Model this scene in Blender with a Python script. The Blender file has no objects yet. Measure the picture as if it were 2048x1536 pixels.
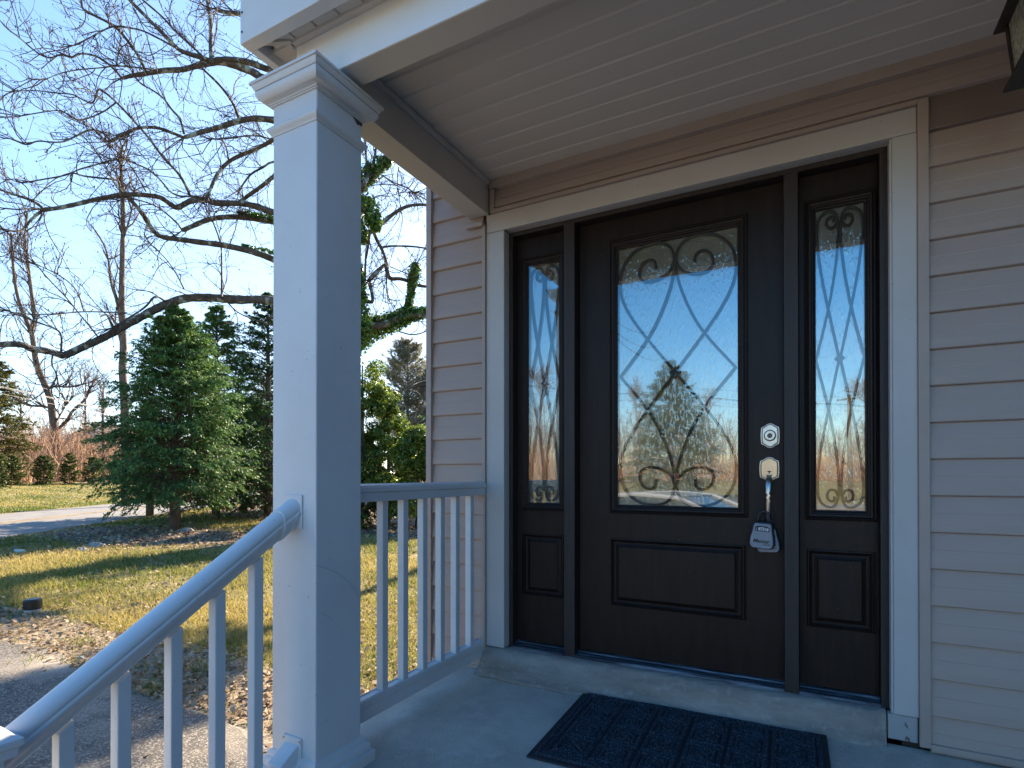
import bpy, math, random
import numpy as np
from mathutils import Vector, Matrix
random.seed(7); RNG = np.random.default_rng(11)
sc = bpy.context.scene; COL = sc.collection
R = math.radians
# ------------------------------------------------------------------ camera
F = 1116.0; TH = R(28.1); PITCH = R(.3); CAM = Vector((0, -2.4, .948)); V0 = 944.157
cd = bpy.data.cameras.new('camera'); cam = bpy.data.objects.new('camera', cd); COL.objects.link(cam)
cd.sensor_width = 36; cd.lens = F/2048*36; cd.shift_y = (V0-768)/2048; cd.clip_end = 2000; cd.clip_start = .02
cam.location = CAM; cam.rotation_euler = (R(90)+PITCH, 0, TH); sc.camera = cam
# ------------------------------------------------------------------ world and sun
SUN_AZ = R(12)      # degrees left of +y (behind the house, on its left)
SUN_EL = R(30)
w = bpy.data.worlds.new('World'); sc.world = w; w.use_nodes = True
nt = w.node_tree; nt.nodes.clear()
sky = nt.nodes.new('ShaderNodeTexSky'); sky.sky_type = 'NISHITA'; sky.sun_disc = False
sky.sun_elevation = SUN_EL; sky.sun_rotation = -SUN_AZ; sky.altitude = 100; sky.air_density = 1.0; sky.dust_density = .35; sky.ozone_density = 2.2
bg = nt.nodes.new('ShaderNodeBackground'); bg.inputs[1].default_value = .115
out = nt.nodes.new('ShaderNodeOutputWorld')
tc = nt.nodes.new('ShaderNodeTexCoord'); mp = nt.nodes.new('ShaderNodeMapping'); mp.inputs['Scale'].default_value = (1.2, 1.2, 5)
cn = nt.nodes.new('ShaderNodeTexNoise'); cn.inputs['Scale'].default_value = 1.6; cn.inputs['Detail'].default_value = 7; cn.inputs['Roughness'].default_value = .6
cr = nt.nodes.new('ShaderNodeMapRange'); cr.inputs[1].default_value = .5; cr.inputs[2].default_value = .78; cr.inputs[3].default_value = 0; cr.inputs[4].default_value = .14
mx = nt.nodes.new('ShaderNodeMix'); mx.data_type = 'RGBA'
hs = nt.nodes.new('ShaderNodeHueSaturation'); hs.inputs['Saturation'].default_value = 1.38; hs.inputs['Value'].default_value = .9
nt.links.new(tc.outputs['Generated'], mp.inputs[0]); nt.links.new(mp.outputs[0], cn.inputs[0]); nt.links.new(cn.outputs[0], cr.inputs[0])
nt.links.new(sky.outputs[0], hs.inputs['Color'])
nt.links.new(cr.outputs[0], mx.inputs[0]); nt.links.new(hs.outputs[0], mx.inputs[6]); mx.inputs[7].default_value = (4.6, 4.9, 5.4, 1)
# thin high haze that whitens the sky around the sun's side and towards the horizon there
vd = nt.nodes.new('ShaderNodeVectorMath'); vd.operation = 'DOT_PRODUCT'; vd.inputs[1].default_value = (-math.sin(SUN_AZ+R(8)), math.cos(SUN_AZ+R(8)), -.55)
hr = nt.nodes.new('ShaderNodeMapRange'); hr.interpolation_type = 'SMOOTHSTEP'; hr.inputs[1].default_value = -.35; hr.inputs[2].default_value = 1.05; hr.inputs[3].default_value = 0; hr.inputs[4].default_value = .62
hm = nt.nodes.new('ShaderNodeMix'); hm.data_type = 'RGBA'; hm.inputs[7].default_value = (3.6, 4.05, 4.7, 1)
nt.links.new(tc.outputs['Generated'], vd.inputs[0]); nt.links.new(vd.outputs['Value'], hr.inputs[0]); nt.links.new(hr.outputs[0], hm.inputs[0]); nt.links.new(mx.outputs[2], hm.inputs[6])
nt.links.new(hm.outputs[2], bg.inputs[0]); nt.links.new(bg.outputs[0], out.inputs[0])
sl = bpy.data.lights.new('sun', 'SUN'); sl.energy = 5; sl.angle = R(.5); sl.color = (1, .86, .66)
so = bpy.data.objects.new('sun', sl); COL.objects.link(so)
sdir = Vector((-math.sin(SUN_AZ)*math.cos(SUN_EL), math.cos(SUN_AZ)*math.cos(SUN_EL), math.sin(SUN_EL)))
so.rotation_euler = sdir.to_track_quat('Z', 'Y').to_euler(); so.location = (0, 0, 20)
vs = sc.view_settings; vs.view_transform = 'Standard'; vs.look = 'None'; vs.gamma = 1; vs.use_curve_mapping = False; vs.exposure = 1.76
try:
    sc.cycles.max_bounces = 8; sc.cycles.transparent_max_bounces = 12; sc.cycles.glossy_bounces = 4
except Exception: pass

# ------------------------------------------------------------------ sight-line helpers (points of the place from measured sight lines)
RT = Vector((math.cos(TH), math.sin(TH), 0)); FW = Vector((-math.sin(TH)*math.cos(PITCH), math.cos(TH)*math.cos(PITCH), math.sin(PITCH))); UP = RT.cross(FW)
def ray(u, v): return FW + RT*((u-1024)/F) - UP*((v-V0)/F)
def P(u, v, zc): return CAM + ray(u, v)*zc
def onY(u, v, y=0): d = ray(u, v); return CAM + d*((y-CAM.y)/d.y)
def onX(u, v, x): d = ray(u, v); return CAM + d*((x-CAM.x)/d.x)
def sm(a, b, x): t = min(1, max(0, (x-a)/(b-a))); return t*t*(3-2*t)
def roff(x, y): return -.8*x - .6*y          # distance from the house towards and beyond the road
G0 = -.55
def gz(x, y):
    o = roff(x, y)
    return G0 + .95*sm(17.8, 36, o) + 1.6*sm(36, 120, o)
def onG(u, v):
    d = ray(u, v); t = 1.0
    for i in range(4000):
        p = CAM + d*t
        if p.z <= gz(p.x, p.y): break
        t *= 1.004
    return p

# ------------------------------------------------------------------ mesh helpers
class MB:
    def __init__(s): s.v = []; s.f = []
    def add(s, vs, fs):
        b = len(s.v); s.v += [tuple(p) for p in vs]; s.f += [tuple(b+i for i in f) for f in fs]; return s
    def box(s, x0, x1, y0, y1, z0, z1):
        x0, x1 = min(x0, x1), max(x0, x1); y0, y1 = min(y0, y1), max(y0, y1); z0, z1 = min(z0, z1), max(z0, z1)
        return s.add([(x0,y0,z0),(x1,y0,z0),(x1,y1,z0),(x0,y1,z0),(x0,y0,z1),(x1,y0,z1),(x1,y1,z1),(x0,y1,z1)],
                     [(0,3,2,1),(4,5,6,7),(0,1,5,4),(1,2,6,5),(2,3,7,6),(3,0,4,7)])
    def prism(s, prof, o, A, B, E):
        o = Vector(o); A = Vector(A); B = Vector(B); E = Vector(E); n = len(prof)
        v = [o+A*a+B*b for a, b in prof]; v += [p+E for p in v]
        return s.add(v, [tuple(range(n-1, -1, -1)), tuple(range(n, 2*n))]+[(i, (i+1) % n, n+(i+1) % n, n+i) for i in range(n)])
    def rings(s, prof, cx, cy, h):               # square mitred mouldings: (offset, z)
        vs = []
        for o, z in prof:
            r = h+o; vs += [(cx-r, cy-r, z), (cx+r, cy-r, z), (cx+r, cy+r, z), (cx-r, cy+r, z)]
        n = len(prof); fs = [(3, 2, 1, 0), tuple(4*(n-1)+i for i in range(4))]
        for k in range(n-1):
            for i in range(4): a = 4*k+i; b = 4*k+(i+1) % 4; fs.append((a, b, b+4, a+4))
        return s.add(vs, fs)
    def frame(s, x0, x1, z0, z1, prof, y):        # rectangular mitred moulding: prof = (inset, proud)
        vs = []
        for i, p in prof: vs += [(x0+i, y-p, z0+i), (x1-i, y-p, z0+i), (x1-i, y-p, z1-i), (x0+i, y-p, z1-i)]
        fs = []
        for k in range(len(prof)-1):
            for i in range(4): a = 4*k+i; b = 4*k+(i+1) % 4; fs.append((a, b, b+4, a+4))
        return s.add(vs, fs)
    def tube(s, pts, rad, n=6, cap=True):
        pts = [Vector(p) for p in pts]
        if not hasattr(rad, '__len__'): rad = [rad]*len(pts)
        vs = []; up = Vector((.03, .05, 1)).normalized()
        for i, p in enumerate(pts):
            t = (pts[min(i+1, len(pts)-1)]-pts[max(i-1, 0)])
            if t.length < 1e-9: t = Vector((0, 0, 1))
            t.normalize(); a = t.cross(up)
            if a.length < .05: a = t.cross(Vector((1, 0, 0)))
            a.normalize(); b = t.cross(a)
            for k in range(n):
                g = 2*math.pi*k/n; vs.append(p+(a*math.cos(g)+b*math.sin(g))*rad[i])
        fs = []
        for i in range(len(pts)-1):
            for k in range(n): fs.append((i*n+k, i*n+(k+1) % n, (i+1)*n+(k+1) % n, (i+1)*n+k))
        if cap: fs += [tuple(range(n-1, -1, -1)), tuple((len(pts)-1)*n+k for k in range(n))]
        return s.add(vs, fs)
    def ribbon(s, pts, w_, d_):                   # flat bar in the xz plane, depth d_ in y
        pts = [Vector(p) for p in pts]; vs = []
        for i, p in enumerate(pts):
            t = (pts[min(i+1, len(pts)-1)]-pts[max(i-1, 0)]).normalized(); nn = Vector((-t.z, 0, t.x))*(w_/2)
            D = Vector((0, d_/2, 0)); vs += [p-nn-D*.3, p-D, p+nn-D*.3, p+nn+D, p-nn+D]
        fs = []
        for i in range(len(pts)-1):
            for k in range(5): fs.append((i*5+k, i*5+(k+1) % 5, (i+1)*5+(k+1) % 5, (i+1)*5+k))
        fs += [(0, 1, 2, 3, 4), tuple((len(pts)-1)*5+k for k in (4, 3, 2, 1, 0))]
        return s.add(vs, fs)
    def build(s, name, m, parent=None, bevel=0, smooth=False, seg=2):
        me = bpy.data.meshes.new(name); me.from_pydata(s.v, [], s.f); me.update()
        o = bpy.data.objects.new(name, me); COL.objects.link(o)
        if m: me.materials.append(m)
        if parent: o.parent = parent; o.matrix_parent_inverse = parent.matrix_world.inverted() if False else Matrix.Translation(-parent.location)
        if smooth: me.polygons.foreach_set('use_smooth', [True]*len(me.polygons))
        if bevel:
            b = o.modifiers.new('bevel', 'BEVEL'); b.width = bevel; b.segments = seg; b.limit_method = 'ANGLE'; b.angle_limit = R(30); b.harden_normals = False
        return o
def npmesh(name, v, f, m, parent=None, col=None, smooth=False):
    """v (n,3), f (k,3) triangle indices"""
    me = bpy.data.meshes.new(name); v = np.asarray(v, np.float32); f = np.asarray(f, np.int32)
    me.vertices.add(len(v)); me.vertices.foreach_set('co', v.ravel())
    me.loops.add(f.size); me.loops.foreach_set('vertex_index', f.ravel())
    me.polygons.add(len(f)); me.polygons.foreach_set('loop_start', np.arange(0, f.size, f.shape[1], dtype=np.int32))
    if col is not None:
        a = me.attributes.new('tint', 'FLOAT', 'POINT'); a.data.foreach_set('value', np.asarray(col, np.float32))
    me.update(calc_edges=True)
    if smooth: me.polygons.foreach_set('use_smooth', [True]*len(me.polygons))
    o = bpy.data.objects.new(name, me); COL.objects.link(o); me.materials.append(m)
    if parent: o.parent = parent; o.matrix_parent_inverse = Matrix.Translation(-parent.location)
    return o
def autos(o, ang=32):
    me = o.data; me.polygons.foreach_set('use_smooth', [True]*len(me.polygons)); me.set_sharp_from_angle(angle=R(ang)); return o
def cut2(p, n=2):
    for _ in range(n):
        q = []
        for i, a in enumerate(p):
            b = p[(i+1) % len(p)]; q += [(a[0]*.75+b[0]*.25, a[1]*.75+b[1]*.25), (a[0]*.25+b[0]*.75, a[1]*.25+b[1]*.75)]
        p = q
    return p
def tag(o, label=None, cat=None, group=None, kind=None):
    if label: o['label'] = label
    if cat: o['category'] = cat
    if group: o['group'] = group
    if kind: o['kind'] = kind
    return o
def thing(name, loc, label, cat, group=None):
    o = bpy.data.objects.new(name, None); COL.objects.link(o); o.location = loc; o.empty_display_size = .1
    return tag(o, label, cat, group)
def struct(o): o['kind'] = 'structure'; return o

# ------------------------------------------------------------------ materials
def mat(name, c1, rough=.5, c2=None, ns=20., det=5., stretch=(1, 1, 1), bump=0., bs=200., bst=(1, 1, 1), lo=.35, hi=.65, spec=.5, metal=0., tint=None, c3=None, ns3=60, lo3=.6, hi3=.66, extra=None, trans=0):
    m = bpy.data.materials.new(name); m.use_nodes = True; n = m.node_tree; b = n.nodes['Principled BSDF']
    b.inputs['Roughness'].default_value = rough; b.inputs['Metallic'].default_value = metal; b.inputs['Specular IOR Level'].default_value = spec
    tc = n.nodes.new('ShaderNodeTexCoord')
    def noise(scale, st, d=det):
        mp = n.nodes.new('ShaderNodeMapping'); mp.inputs['Scale'].default_value = st
        t = n.nodes.new('ShaderNodeTexNoise'); t.inputs['Scale'].default_value = scale; t.inputs['Detail'].default_value = d; t.inputs['Roughness'].default_value = .6
        n.links.new(tc.outputs['Object'], mp.inputs[0]); n.links.new(mp.outputs[0], t.inputs[0]); return t.outputs[0]
    def rng(src, lo, hi, a=0., z=1.):
        r = n.nodes.new('ShaderNodeMapRange'); r.inputs[1].default_value = lo; r.inputs[2].default_value = hi; r.inputs[3].default_value = a; r.inputs[4].default_value = z
        n.links.new(src, r.inputs[0]); return r.outputs[0]
    def mixc(f, a, bb):
        x = n.nodes.new('ShaderNodeMix'); x.data_type = 'RGBA'; n.links.new(f, x.inputs[0])
        for i, q in ((6, a), (7, bb)):
            if hasattr(q, 'links'): n.links.new(q, x.inputs[i])
            else: x.inputs[i].default_value = (*q, 1)
        return x.outputs[2]
    col = c1
    if tint:                               # per-leaf tint between two colours
        at = n.nodes.new('ShaderNodeAttribute'); at.attribute_name = 'tint'; col = mixc(at.outputs['Fac'], c1, tint)
    if c2: col = mixc(rng(noise(ns, stretch), lo, hi), col, c2)
    if c3: col = mixc(rng(noise(ns3, (1, 1, 1), 3), lo3, hi3), col, c3)
    if hasattr(col, 'links'): n.links.new(col, b.inputs['Base Color'])
    else: b.inputs['Base Color'].default_value = (*col, 1)
    if bump:
        bp = n.nodes.new('ShaderNodeBump'); bp.inputs['Strength'].default_value = 1; bp.inputs['Distance'].default_value = bump
        n.links.new(noise(bs, bst, 4), bp.inputs['Height']); n.links.new(bp.outputs[0], b.inputs['Normal'])
    if trans:                              # thin leaves let some light through
        tr = n.nodes.new('ShaderNodeBsdfTranslucent'); ms = n.nodes.new('ShaderNodeMixShader'); ms.inputs[0].default_value = trans
        if hasattr(col, 'links'): n.links.new(col, tr.inputs[0])
        else: tr.inputs[0].default_value = (*col, 1)
        o = n.nodes['Material Output']; n.links.new(b.outputs[0], ms.inputs[1]); n.links.new(tr.outputs[0], ms.inputs[2]); n.links.new(ms.outputs[0], o.inputs[0])
    if extra: extra(n, b, noise, rng, mixc)
    return m
M = {}
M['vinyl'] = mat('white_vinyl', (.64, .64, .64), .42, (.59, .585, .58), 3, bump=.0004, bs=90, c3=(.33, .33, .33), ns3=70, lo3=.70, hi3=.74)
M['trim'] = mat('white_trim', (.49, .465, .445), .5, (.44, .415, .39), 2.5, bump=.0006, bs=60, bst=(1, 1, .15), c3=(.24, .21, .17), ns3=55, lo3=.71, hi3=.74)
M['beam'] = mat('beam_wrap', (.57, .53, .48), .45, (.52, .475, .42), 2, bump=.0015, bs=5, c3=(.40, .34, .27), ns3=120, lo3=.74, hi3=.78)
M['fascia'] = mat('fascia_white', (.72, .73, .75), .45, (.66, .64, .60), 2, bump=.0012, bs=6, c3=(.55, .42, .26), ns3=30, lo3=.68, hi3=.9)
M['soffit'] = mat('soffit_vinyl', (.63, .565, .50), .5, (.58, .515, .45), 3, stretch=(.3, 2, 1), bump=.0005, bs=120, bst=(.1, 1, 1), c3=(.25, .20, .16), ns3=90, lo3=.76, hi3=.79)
M['siding'] = mat('siding_vinyl', (.385, .302, .258), .5, (.36, .28, .235), 4, stretch=(.4, 1, 3), bump=.0007, bs=260, bst=(.06, 1, 1), c3=(.365, .282, .235), ns3=1.7, lo3=.5, hi3=.8)
M['jtrim'] = mat('siding_trim', (.385, .305, .26), .5, (.355, .277, .232), 5, bump=.0004, bs=100)
M['gap'] = mat('dark_gap', (.05, .04, .03), .9)
M['door'] = mat('door_brown', (.0110, .0058, .0042), .42, (.019, .0105, .0075), 30, stretch=(1, 1, .12), bump=.0009, bs=420, bst=(1, 1, .22), c3=(.35, .34, .32), ns3=120, lo3=.735, hi3=.745, spec=.25)
M['jamb'] = mat('jamb_brown', (.030, .019, .016), .55, (.018, .011, .009), 60, stretch=(1, 1, .05), bump=.0018, bs=150, bst=(1, 1, .06), c3=(.4, .4, .38), ns3=130, lo3=.76, hi3=.775)
M['thresh'] = mat('worn_threshold', (.02, .03, .042), .45, (.16, .20, .25), 14, stretch=(.25, 3, 3), bump=.002, bs=60, bst=(.2, 2, 2), lo=.5, hi=.66)
M['caulk'] = mat('white_caulk', (.6, .62, .64), .7, (.08, .07, .06), 60, lo=.56, hi=.6)
def conc_extra(n, b, noise, rng, mixc): pass
M['conc'] = mat('porch_concrete', (.54, .49, .425), .82, (.40, .36, .31), 2.6, det=10, lo=.38, hi=.62, bump=.0035, bs=130, c3=(.63, .58, .51), ns3=12, lo3=.5, hi3=.95)
M['sill'] = mat('sill_mortar', (.33, .30, .26), .85, (.20, .18, .155), 7, det=9, stretch=(.5, 2, 2), bump=.006, bs=55, bst=(.35, 1, 1), c3=(.41, .38, .34), ns3=30, lo3=.55, hi3=.9)
M['mat'] = mat('mat_pile', (.010, .015, .022), .95, (.05, .072, .10), 190, det=6, bump=.005, bs=260, lo=.48, hi=.62, c3=(.26, .32, .40), ns3=330, lo3=.6, hi3=.66)
M['rubber'] = mat('mat_rubber', (.010, .013, .018), .7, (.02, .025, .032), 60, bump=.001, bs=300)
M['nickel'] = mat('satin_nickel', (.62, .58, .52), .28, (.50, .46, .42), 25, metal=1, bump=.0003, bs=200)
M['nickel_reflect'] = mat('nickel_warm_reflect', (.68, .50, .33), .3, (.55, .40, .26), 25, metal=1)  # nickel with the handle plate's warm reflection tinted into its colour
M['nickel_dark'] = mat('antique_nickel', (.10, .09, .085), .35, metal=1)
M['boxgrey'] = mat('box_grey_plastic', (.21, .245, .29), .38, (.18, .21, .25), 40, bump=.0002, bs=500)
M['boxblack'] = mat('box_black_rubber', (.010, .014, .018), .5, bump=.0004, bs=300)
M['ink'] = mat('black_ink', (.006, .008, .012), .5)
M['lens'] = mat('dial_lens', (.55, .60, .62), .25)
M['lantern'] = mat('lantern_black', (.012, .009, .008), .45, (.03, .022, .016), 60, bump=.0012, bs=220)
M['bark'] = mat('grey_bark', (.115, .09, .068), .9, (.055, .04, .03), 9, det=8, stretch=(1, 1, .35), bump=.02, bs=22, bst=(1, 1, .3), c3=(.34, .36, .30), ns3=3.4, lo3=.54, hi3=.62)
M['bark2'] = mat('brown_bark', (.20, .135, .09), .9, (.09, .06, .04), 12, det=8, stretch=(1, 1, .3), bump=.02, bs=16, bst=(1, 1, .25))
M['twig'] = mat('twigs', (.060, .040, .034), .85, (.105, .066, .045), 2.0)
M['bud'] = mat('seed_heads', (.11, .05, .033), .9, tint=(.035, .02, .02))
M['far_twig'] = mat('far_twigs', (.16, .105, .080), .95, (.22, .15, .12), .2)
M['hemlock'] = mat('hemlock_needles', (.055, .145, .048), .55, tint=(.25, .39, .10), trans=.3)
M['hemlock2'] = mat('dark_needles', (.032, .095, .035), .6, tint=(.15, .25, .07), trans=.3)
M['cedar'] = mat('cedar_needles', (.07, .08, .020), .7, tint=(.21, .19, .045), trans=.3)
M['ivy'] = mat('ivy_leaves', (.025, .080, .015), .34, tint=(.20, .32, .04), trans=.5)
M['holly'] = mat('holly_leaves', (.035, .085, .015), .26, tint=(.34, .40, .06), trans=.55)
M['pine'] = mat('pine_needles', (.17, .24, .15), .7, tint=(.50, .36, .26), trans=.5)
M['brush'] = mat('dry_brush', (.32, .18, .11), .95, tint=(.60, .38, .23))
M['shrub'] = mat('young_shrub', (.05, .075, .02), .6, tint=(.17, .20, .05), trans=.3)
M['grass'] = mat('grass_blades', (.12, .16, .025), .6, tint=(.50, .385, .125), trans=.45)
M['leaf'] = mat('fallen_leaves', (.17, .085, .04), .75, tint=(.55, .41, .26), trans=.2)
M['asphalt'] = mat('driveway_asphalt', (.10, .085, .072), .85, (.36, .31, .25), 80, det=4, bump=.008, bs=120, lo=.5, hi=.62, c3=(.46, .38, .29), ns3=.9, lo3=.5, hi3=.72)
M['road'] = mat('road_asphalt', (.20, .18, .165), .8, (.26, .24, .215), 1.2, det=9, bump=.003, bs=60)
M['yellow'] = mat('yellow_paint', (.45, .27, .06), .7, (.15, .12, .08), 3, lo=.5, hi=.62)
M['white'] = mat('white_paint', (.6, .6, .58), .7)
M['shingle'] = mat('roof_shingle', (.085, .07, .062), .9, (.05, .04, .036), 12, bump=.01, bs=30)
M['pvcblack'] = mat('black_plastic', (.02, .018, .017), .4)
M['pvcwhite'] = mat('white_pipe', (.6, .6, .56), .5)
M['stone'] = mat('pale_stone', (.36, .35, .33), .85, (.2, .19, .17), 14, bump=.02, bs=14)
M['wire'] = mat('cable', (.02, .02, .022), .5)
M['wire_pale'] = mat('pale_cable', (.16, .145, .135), .5)
M['pole'] = mat('pole_wood', (.17, .12, .08), .85, (.09, .06, .04), 9, stretch=(1, 1, .1), bump=.01, bs=30)
M['carpaint'] = mat('silver_car_paint', (.55, .56, .58), .18, metal=.5)
M['carglass'] = mat('car_window', (.01, .012, .014), .05, spec=.8)
M['tyre'] = mat('tyre_rubber', (.015, .015, .016), .8)
M['housewall'] = mat('far_white_siding', (.7, .68, .64), .7)
M['bulb'] = mat('bulb_glass', (.75, .72, .66), .2)
def ground_mat():
    m = bpy.data.materials.new('lawn_soil'); m.use_nodes = True; n = m.node_tree; b = n.nodes['Principled BSDF']; b.inputs['Roughness'].default_value = .95
    tc = n.nodes.new('ShaderNodeTexCoord')
    def noise(s, d=8, r=.6):
        t = n.nodes.new('ShaderNodeTexNoise'); t.inputs['Scale'].default_value = s; t.inputs['Detail'].default_value = d; t.inputs['Roughness'].default_value = r; n.links.new(tc.outputs['Object'], t.inputs[0]); return t.outputs[0]
    def rg(s, a, z):
        r = n.nodes.new('ShaderNodeMapRange'); r.inputs[1].default_value = a; r.inputs[2].default_value = z; n.links.new(s, r.inputs[0]); return r.outputs[0]
    def mixc(f, a, q):
        x = n.nodes.new('ShaderNodeMix'); x.data_type = 'RGBA'; n.links.new(f, x.inputs[0])
        for i, c in ((6, a), (7, q)):
            if hasattr(c, 'links'): n.links.new(c, x.inputs[i])
            else: x.inputs[i].default_value = (*c, 1)
        return x.outputs[2]
    g = mixc(rg(noise(1.7), .35, .65), (.19, .18, .045), (.34, .25, .09)); g = mixc(rg(noise(11), .5, .64), g, (.12, .085, .04)); g = mixc(rg(noise(40), .52, .7), g, (.36, .28, .12))
    l = mixc(rg(noise(14), .35, .65), (.105, .070, .047), (.21, .15, .105)); l = mixc(rg(noise(60), .52, .64), l, (.33, .25, .175))
    d = mixc(rg(noise(9), .35, .65), (.27, .20, .125), (.42, .34, .24)); d = mixc(rg(noise(50), .52, .62), d, (.15, .09, .05))
    a1 = n.nodes.new('ShaderNodeAttribute'); a1.attribute_name = 'litter'; a2 = n.nodes.new('ShaderNodeAttribute'); a2.attribute_name = 'dirt'
    def edge(a, s):
        q = n.nodes.new('ShaderNodeMath'); q.operation = 'ADD'; n.links.new(a, q.inputs[0]); n.links.new(s, q.inputs[1]); return rg(q.outputs[0], .85, 1.1)
    c = mixc(edge(a1.outputs['Fac'], noise(1.8)), g, l); c = mixc(edge(a2.outputs['Fac'], noise(3.5)), c, d)
    n.links.new(c, b.inputs['Base Color'])
    bp = n.nodes.new('ShaderNodeBump'); bp.inputs['Distance'].default_value = .03; n.links.new(noise(45), bp.inputs['Height']); n.links.new(bp.outputs[0], b.inputs['Normal'])
    return m
M['ground'] = ground_mat()
def glass_front():
    m = bpy.data.materials.new('clear_glass'); m.use_nodes = True; n = m.node_tree; n.nodes.remove(n.nodes['Principled BSDF'])
    t = n.nodes.new('ShaderNodeBsdfTransparent'); t.inputs[0].default_value = (.93, .95, .93, 1)
    g = n.nodes.new('ShaderNodeBsdfGlossy'); g.inputs['Roughness'].default_value = .0; g.inputs[0].default_value = (1, 1, 1, 1)
    tc = n.nodes.new('ShaderNodeTexCoord'); ns = n.nodes.new('ShaderNodeTexNoise'); ns.inputs['Scale'].default_value = 3.0; ns.inputs['Detail'].default_value = 1
    bp = n.nodes.new('ShaderNodeBump'); bp.inputs['Distance'].default_value = .0006; n.links.new(tc.outputs['Object'], ns.inputs[0]); n.links.new(ns.outputs[0], bp.inputs['Height']); n.links.new(bp.outputs[0], g.inputs['Normal'])
    x = n.nodes.new('ShaderNodeMixShader'); x.inputs[0].default_value = .14
    n.links.new(t.outputs[0], x.inputs[1]); n.links.new(g.outputs[0], x.inputs[2]); n.links.new(x.outputs[0], n.nodes['Material Output'].inputs[0]); return m
M['glass'] = glass_front()
M['rain'] = mat('rain_texture_glass', (.085, .078, .052), .12, (.12, .11, .08), 5, bump=.006, bs=62, bst=(2.2, 1, .42), spec=.9)
def rx_(n, b, noise, rng, mixc):
    g = n.nodes.new('ShaderNodeBsdfGlossy'); g.inputs['Roughness'].default_value = .06; bp = n.nodes.new('ShaderNodeBump'); bp.inputs['Distance'].default_value = .00038; n.links.new(rng(noise(62, (2.4, 1, .62), 1), .54, .66), bp.inputs['Height']); n.links.new(bp.outputs[0], g.inputs['Normal'])
    x = n.nodes.new('ShaderNodeMixShader'); x.inputs[0].default_value = .31; n.links.new(b.outputs[0], x.inputs[1]); n.links.new(g.outputs[0], x.inputs[2]); n.links.new(x.outputs[0], n.nodes['Material Output'].inputs[0])
M['rain'] = mat('rain_texture_glass', (.17, .155, .10), .3, (.22, .20, .14), 5, extra=rx_)
M['came'] = mat('caming_iron', (.012, .011, .010), .55)
M['clear'] = glass_front(); M['clear'].node_tree.nodes['Mix Shader'].inputs[0].default_value = .10
M['clear'].name = 'seeded_glass'
def seeded():
    n = M['clear'].node_tree; o = n.nodes['Material Output']; old = o.inputs[0].links[0].from_socket
    d = n.nodes.new('ShaderNodeBsdfTranslucent'); d.inputs[0].default_value = (.80, .78, .66, 1); e = n.nodes.new('ShaderNodeBsdfDiffuse'); e.inputs[0].default_value = (.62, .60, .50, 1)
    a = n.nodes.new('ShaderNodeMixShader'); a.inputs[0].default_value = .5; n.links.new(d.outputs[0], a.inputs[1]); n.links.new(e.outputs[0], a.inputs[2])
    b = n.nodes.new('ShaderNodeMixShader'); n.links.new(old, b.inputs[1]); n.links.new(a.outputs[0], b.inputs[2]); n.links.new(b.outputs[0], o.inputs[0])
    t = n.nodes.new('ShaderNodeTexCoord'); v = n.nodes.new('ShaderNodeTexNoise'); v.inputs['Scale'].default_value = 90; m_ = n.nodes.new('ShaderNodeMapRange'); m_.inputs[1].default_value = .35; m_.inputs[2].default_value = .7; m_.inputs[3].default_value = .35; m_.inputs[4].default_value = .8
    n.links.new(t.outputs['Object'], v.inputs[0]); n.links.new(v.outputs[0], m_.inputs[0]); n.links.new(m_.outputs[0], b.inputs[0])
seeded()

# ------------------------------------------------------------------ the ground, road, driveway
def axis(a, b, st, far):
    c = list(np.arange(a, b+.001, st)); lo = []; x = a; s = st
    while x > -far: s *= 1.22; x -= s; lo.append(x)
    hi = []; x = b; s = st
    while x < far: s *= 1.22; x += s; hi.append(x)
    return np.array(lo[::-1]+c+hi)
def build_ground():
    X = axis(-26, 4, .3, 700); Y = axis(-8, 26, .3, 700)
    xx, yy = np.meshgrid(X, Y, indexing='ij'); n, k = xx.shape
    o = -.8*xx-.6*yy
    s = lambda a, b, x: (lambda t: t*t*(3-2*t))(np.clip((x-a)/(b-a), 0, 1))
    zz = G0 + .95*s(17.8, 36, o) + 1.6*s(36, 120, o)
    v = np.stack([xx, yy, zz], -1).reshape(-1, 3)
    i = np.arange(n*k).reshape(n, k); f = np.stack([i[:-1, :-1], i[1:, :-1], i[1:, 1:], i[:-1, 1:]], -1).reshape(-1, 4)
    ob = npmesh('ground', v, f, M['ground']); me = ob.data
    li = s(5.2, 6.6, yy-.12*xx*0)*s(13.5, 11.8, -xx*.35+0*yy+0)*0
    # leaf litter under the trees: a band between lawn and road, from the conifer to behind the house
    d1 = np.exp(-(((xx+14.5)/4.2)**2+((yy-5.6)/1.9)**2)**1.5)
    d2 = s(8.2, 9.6, yy+.28*(xx+12))*s(40, 30, yy)*s(10.8, 10.2, o)
    d3 = s(120, 36, np.abs(o-64)*0+o)*s(31, 35, o)*.9
    li = np.clip(np.maximum(np.maximum(d1, d2), d3), 0, 1)
    e = -.28-.22*s(-3.5, -6, xx)*0
    di = s(.75, .1, yy-.1)*s(-1.4, -.6, yy+.0)*s(-1.2, -1.6, xx)*s(-11, -7, xx)
    di = np.maximum(di, s(1.0, .2, np.abs(o-11.1))*.45)
    for nm, a in (('litter', li), ('dirt', di)):
        at = me.attributes.new(nm, 'FLOAT', 'POINT'); at.data.foreach_set('value', a.reshape(-1).astype(np.float32))
    struct(ob)
build_ground()
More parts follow.
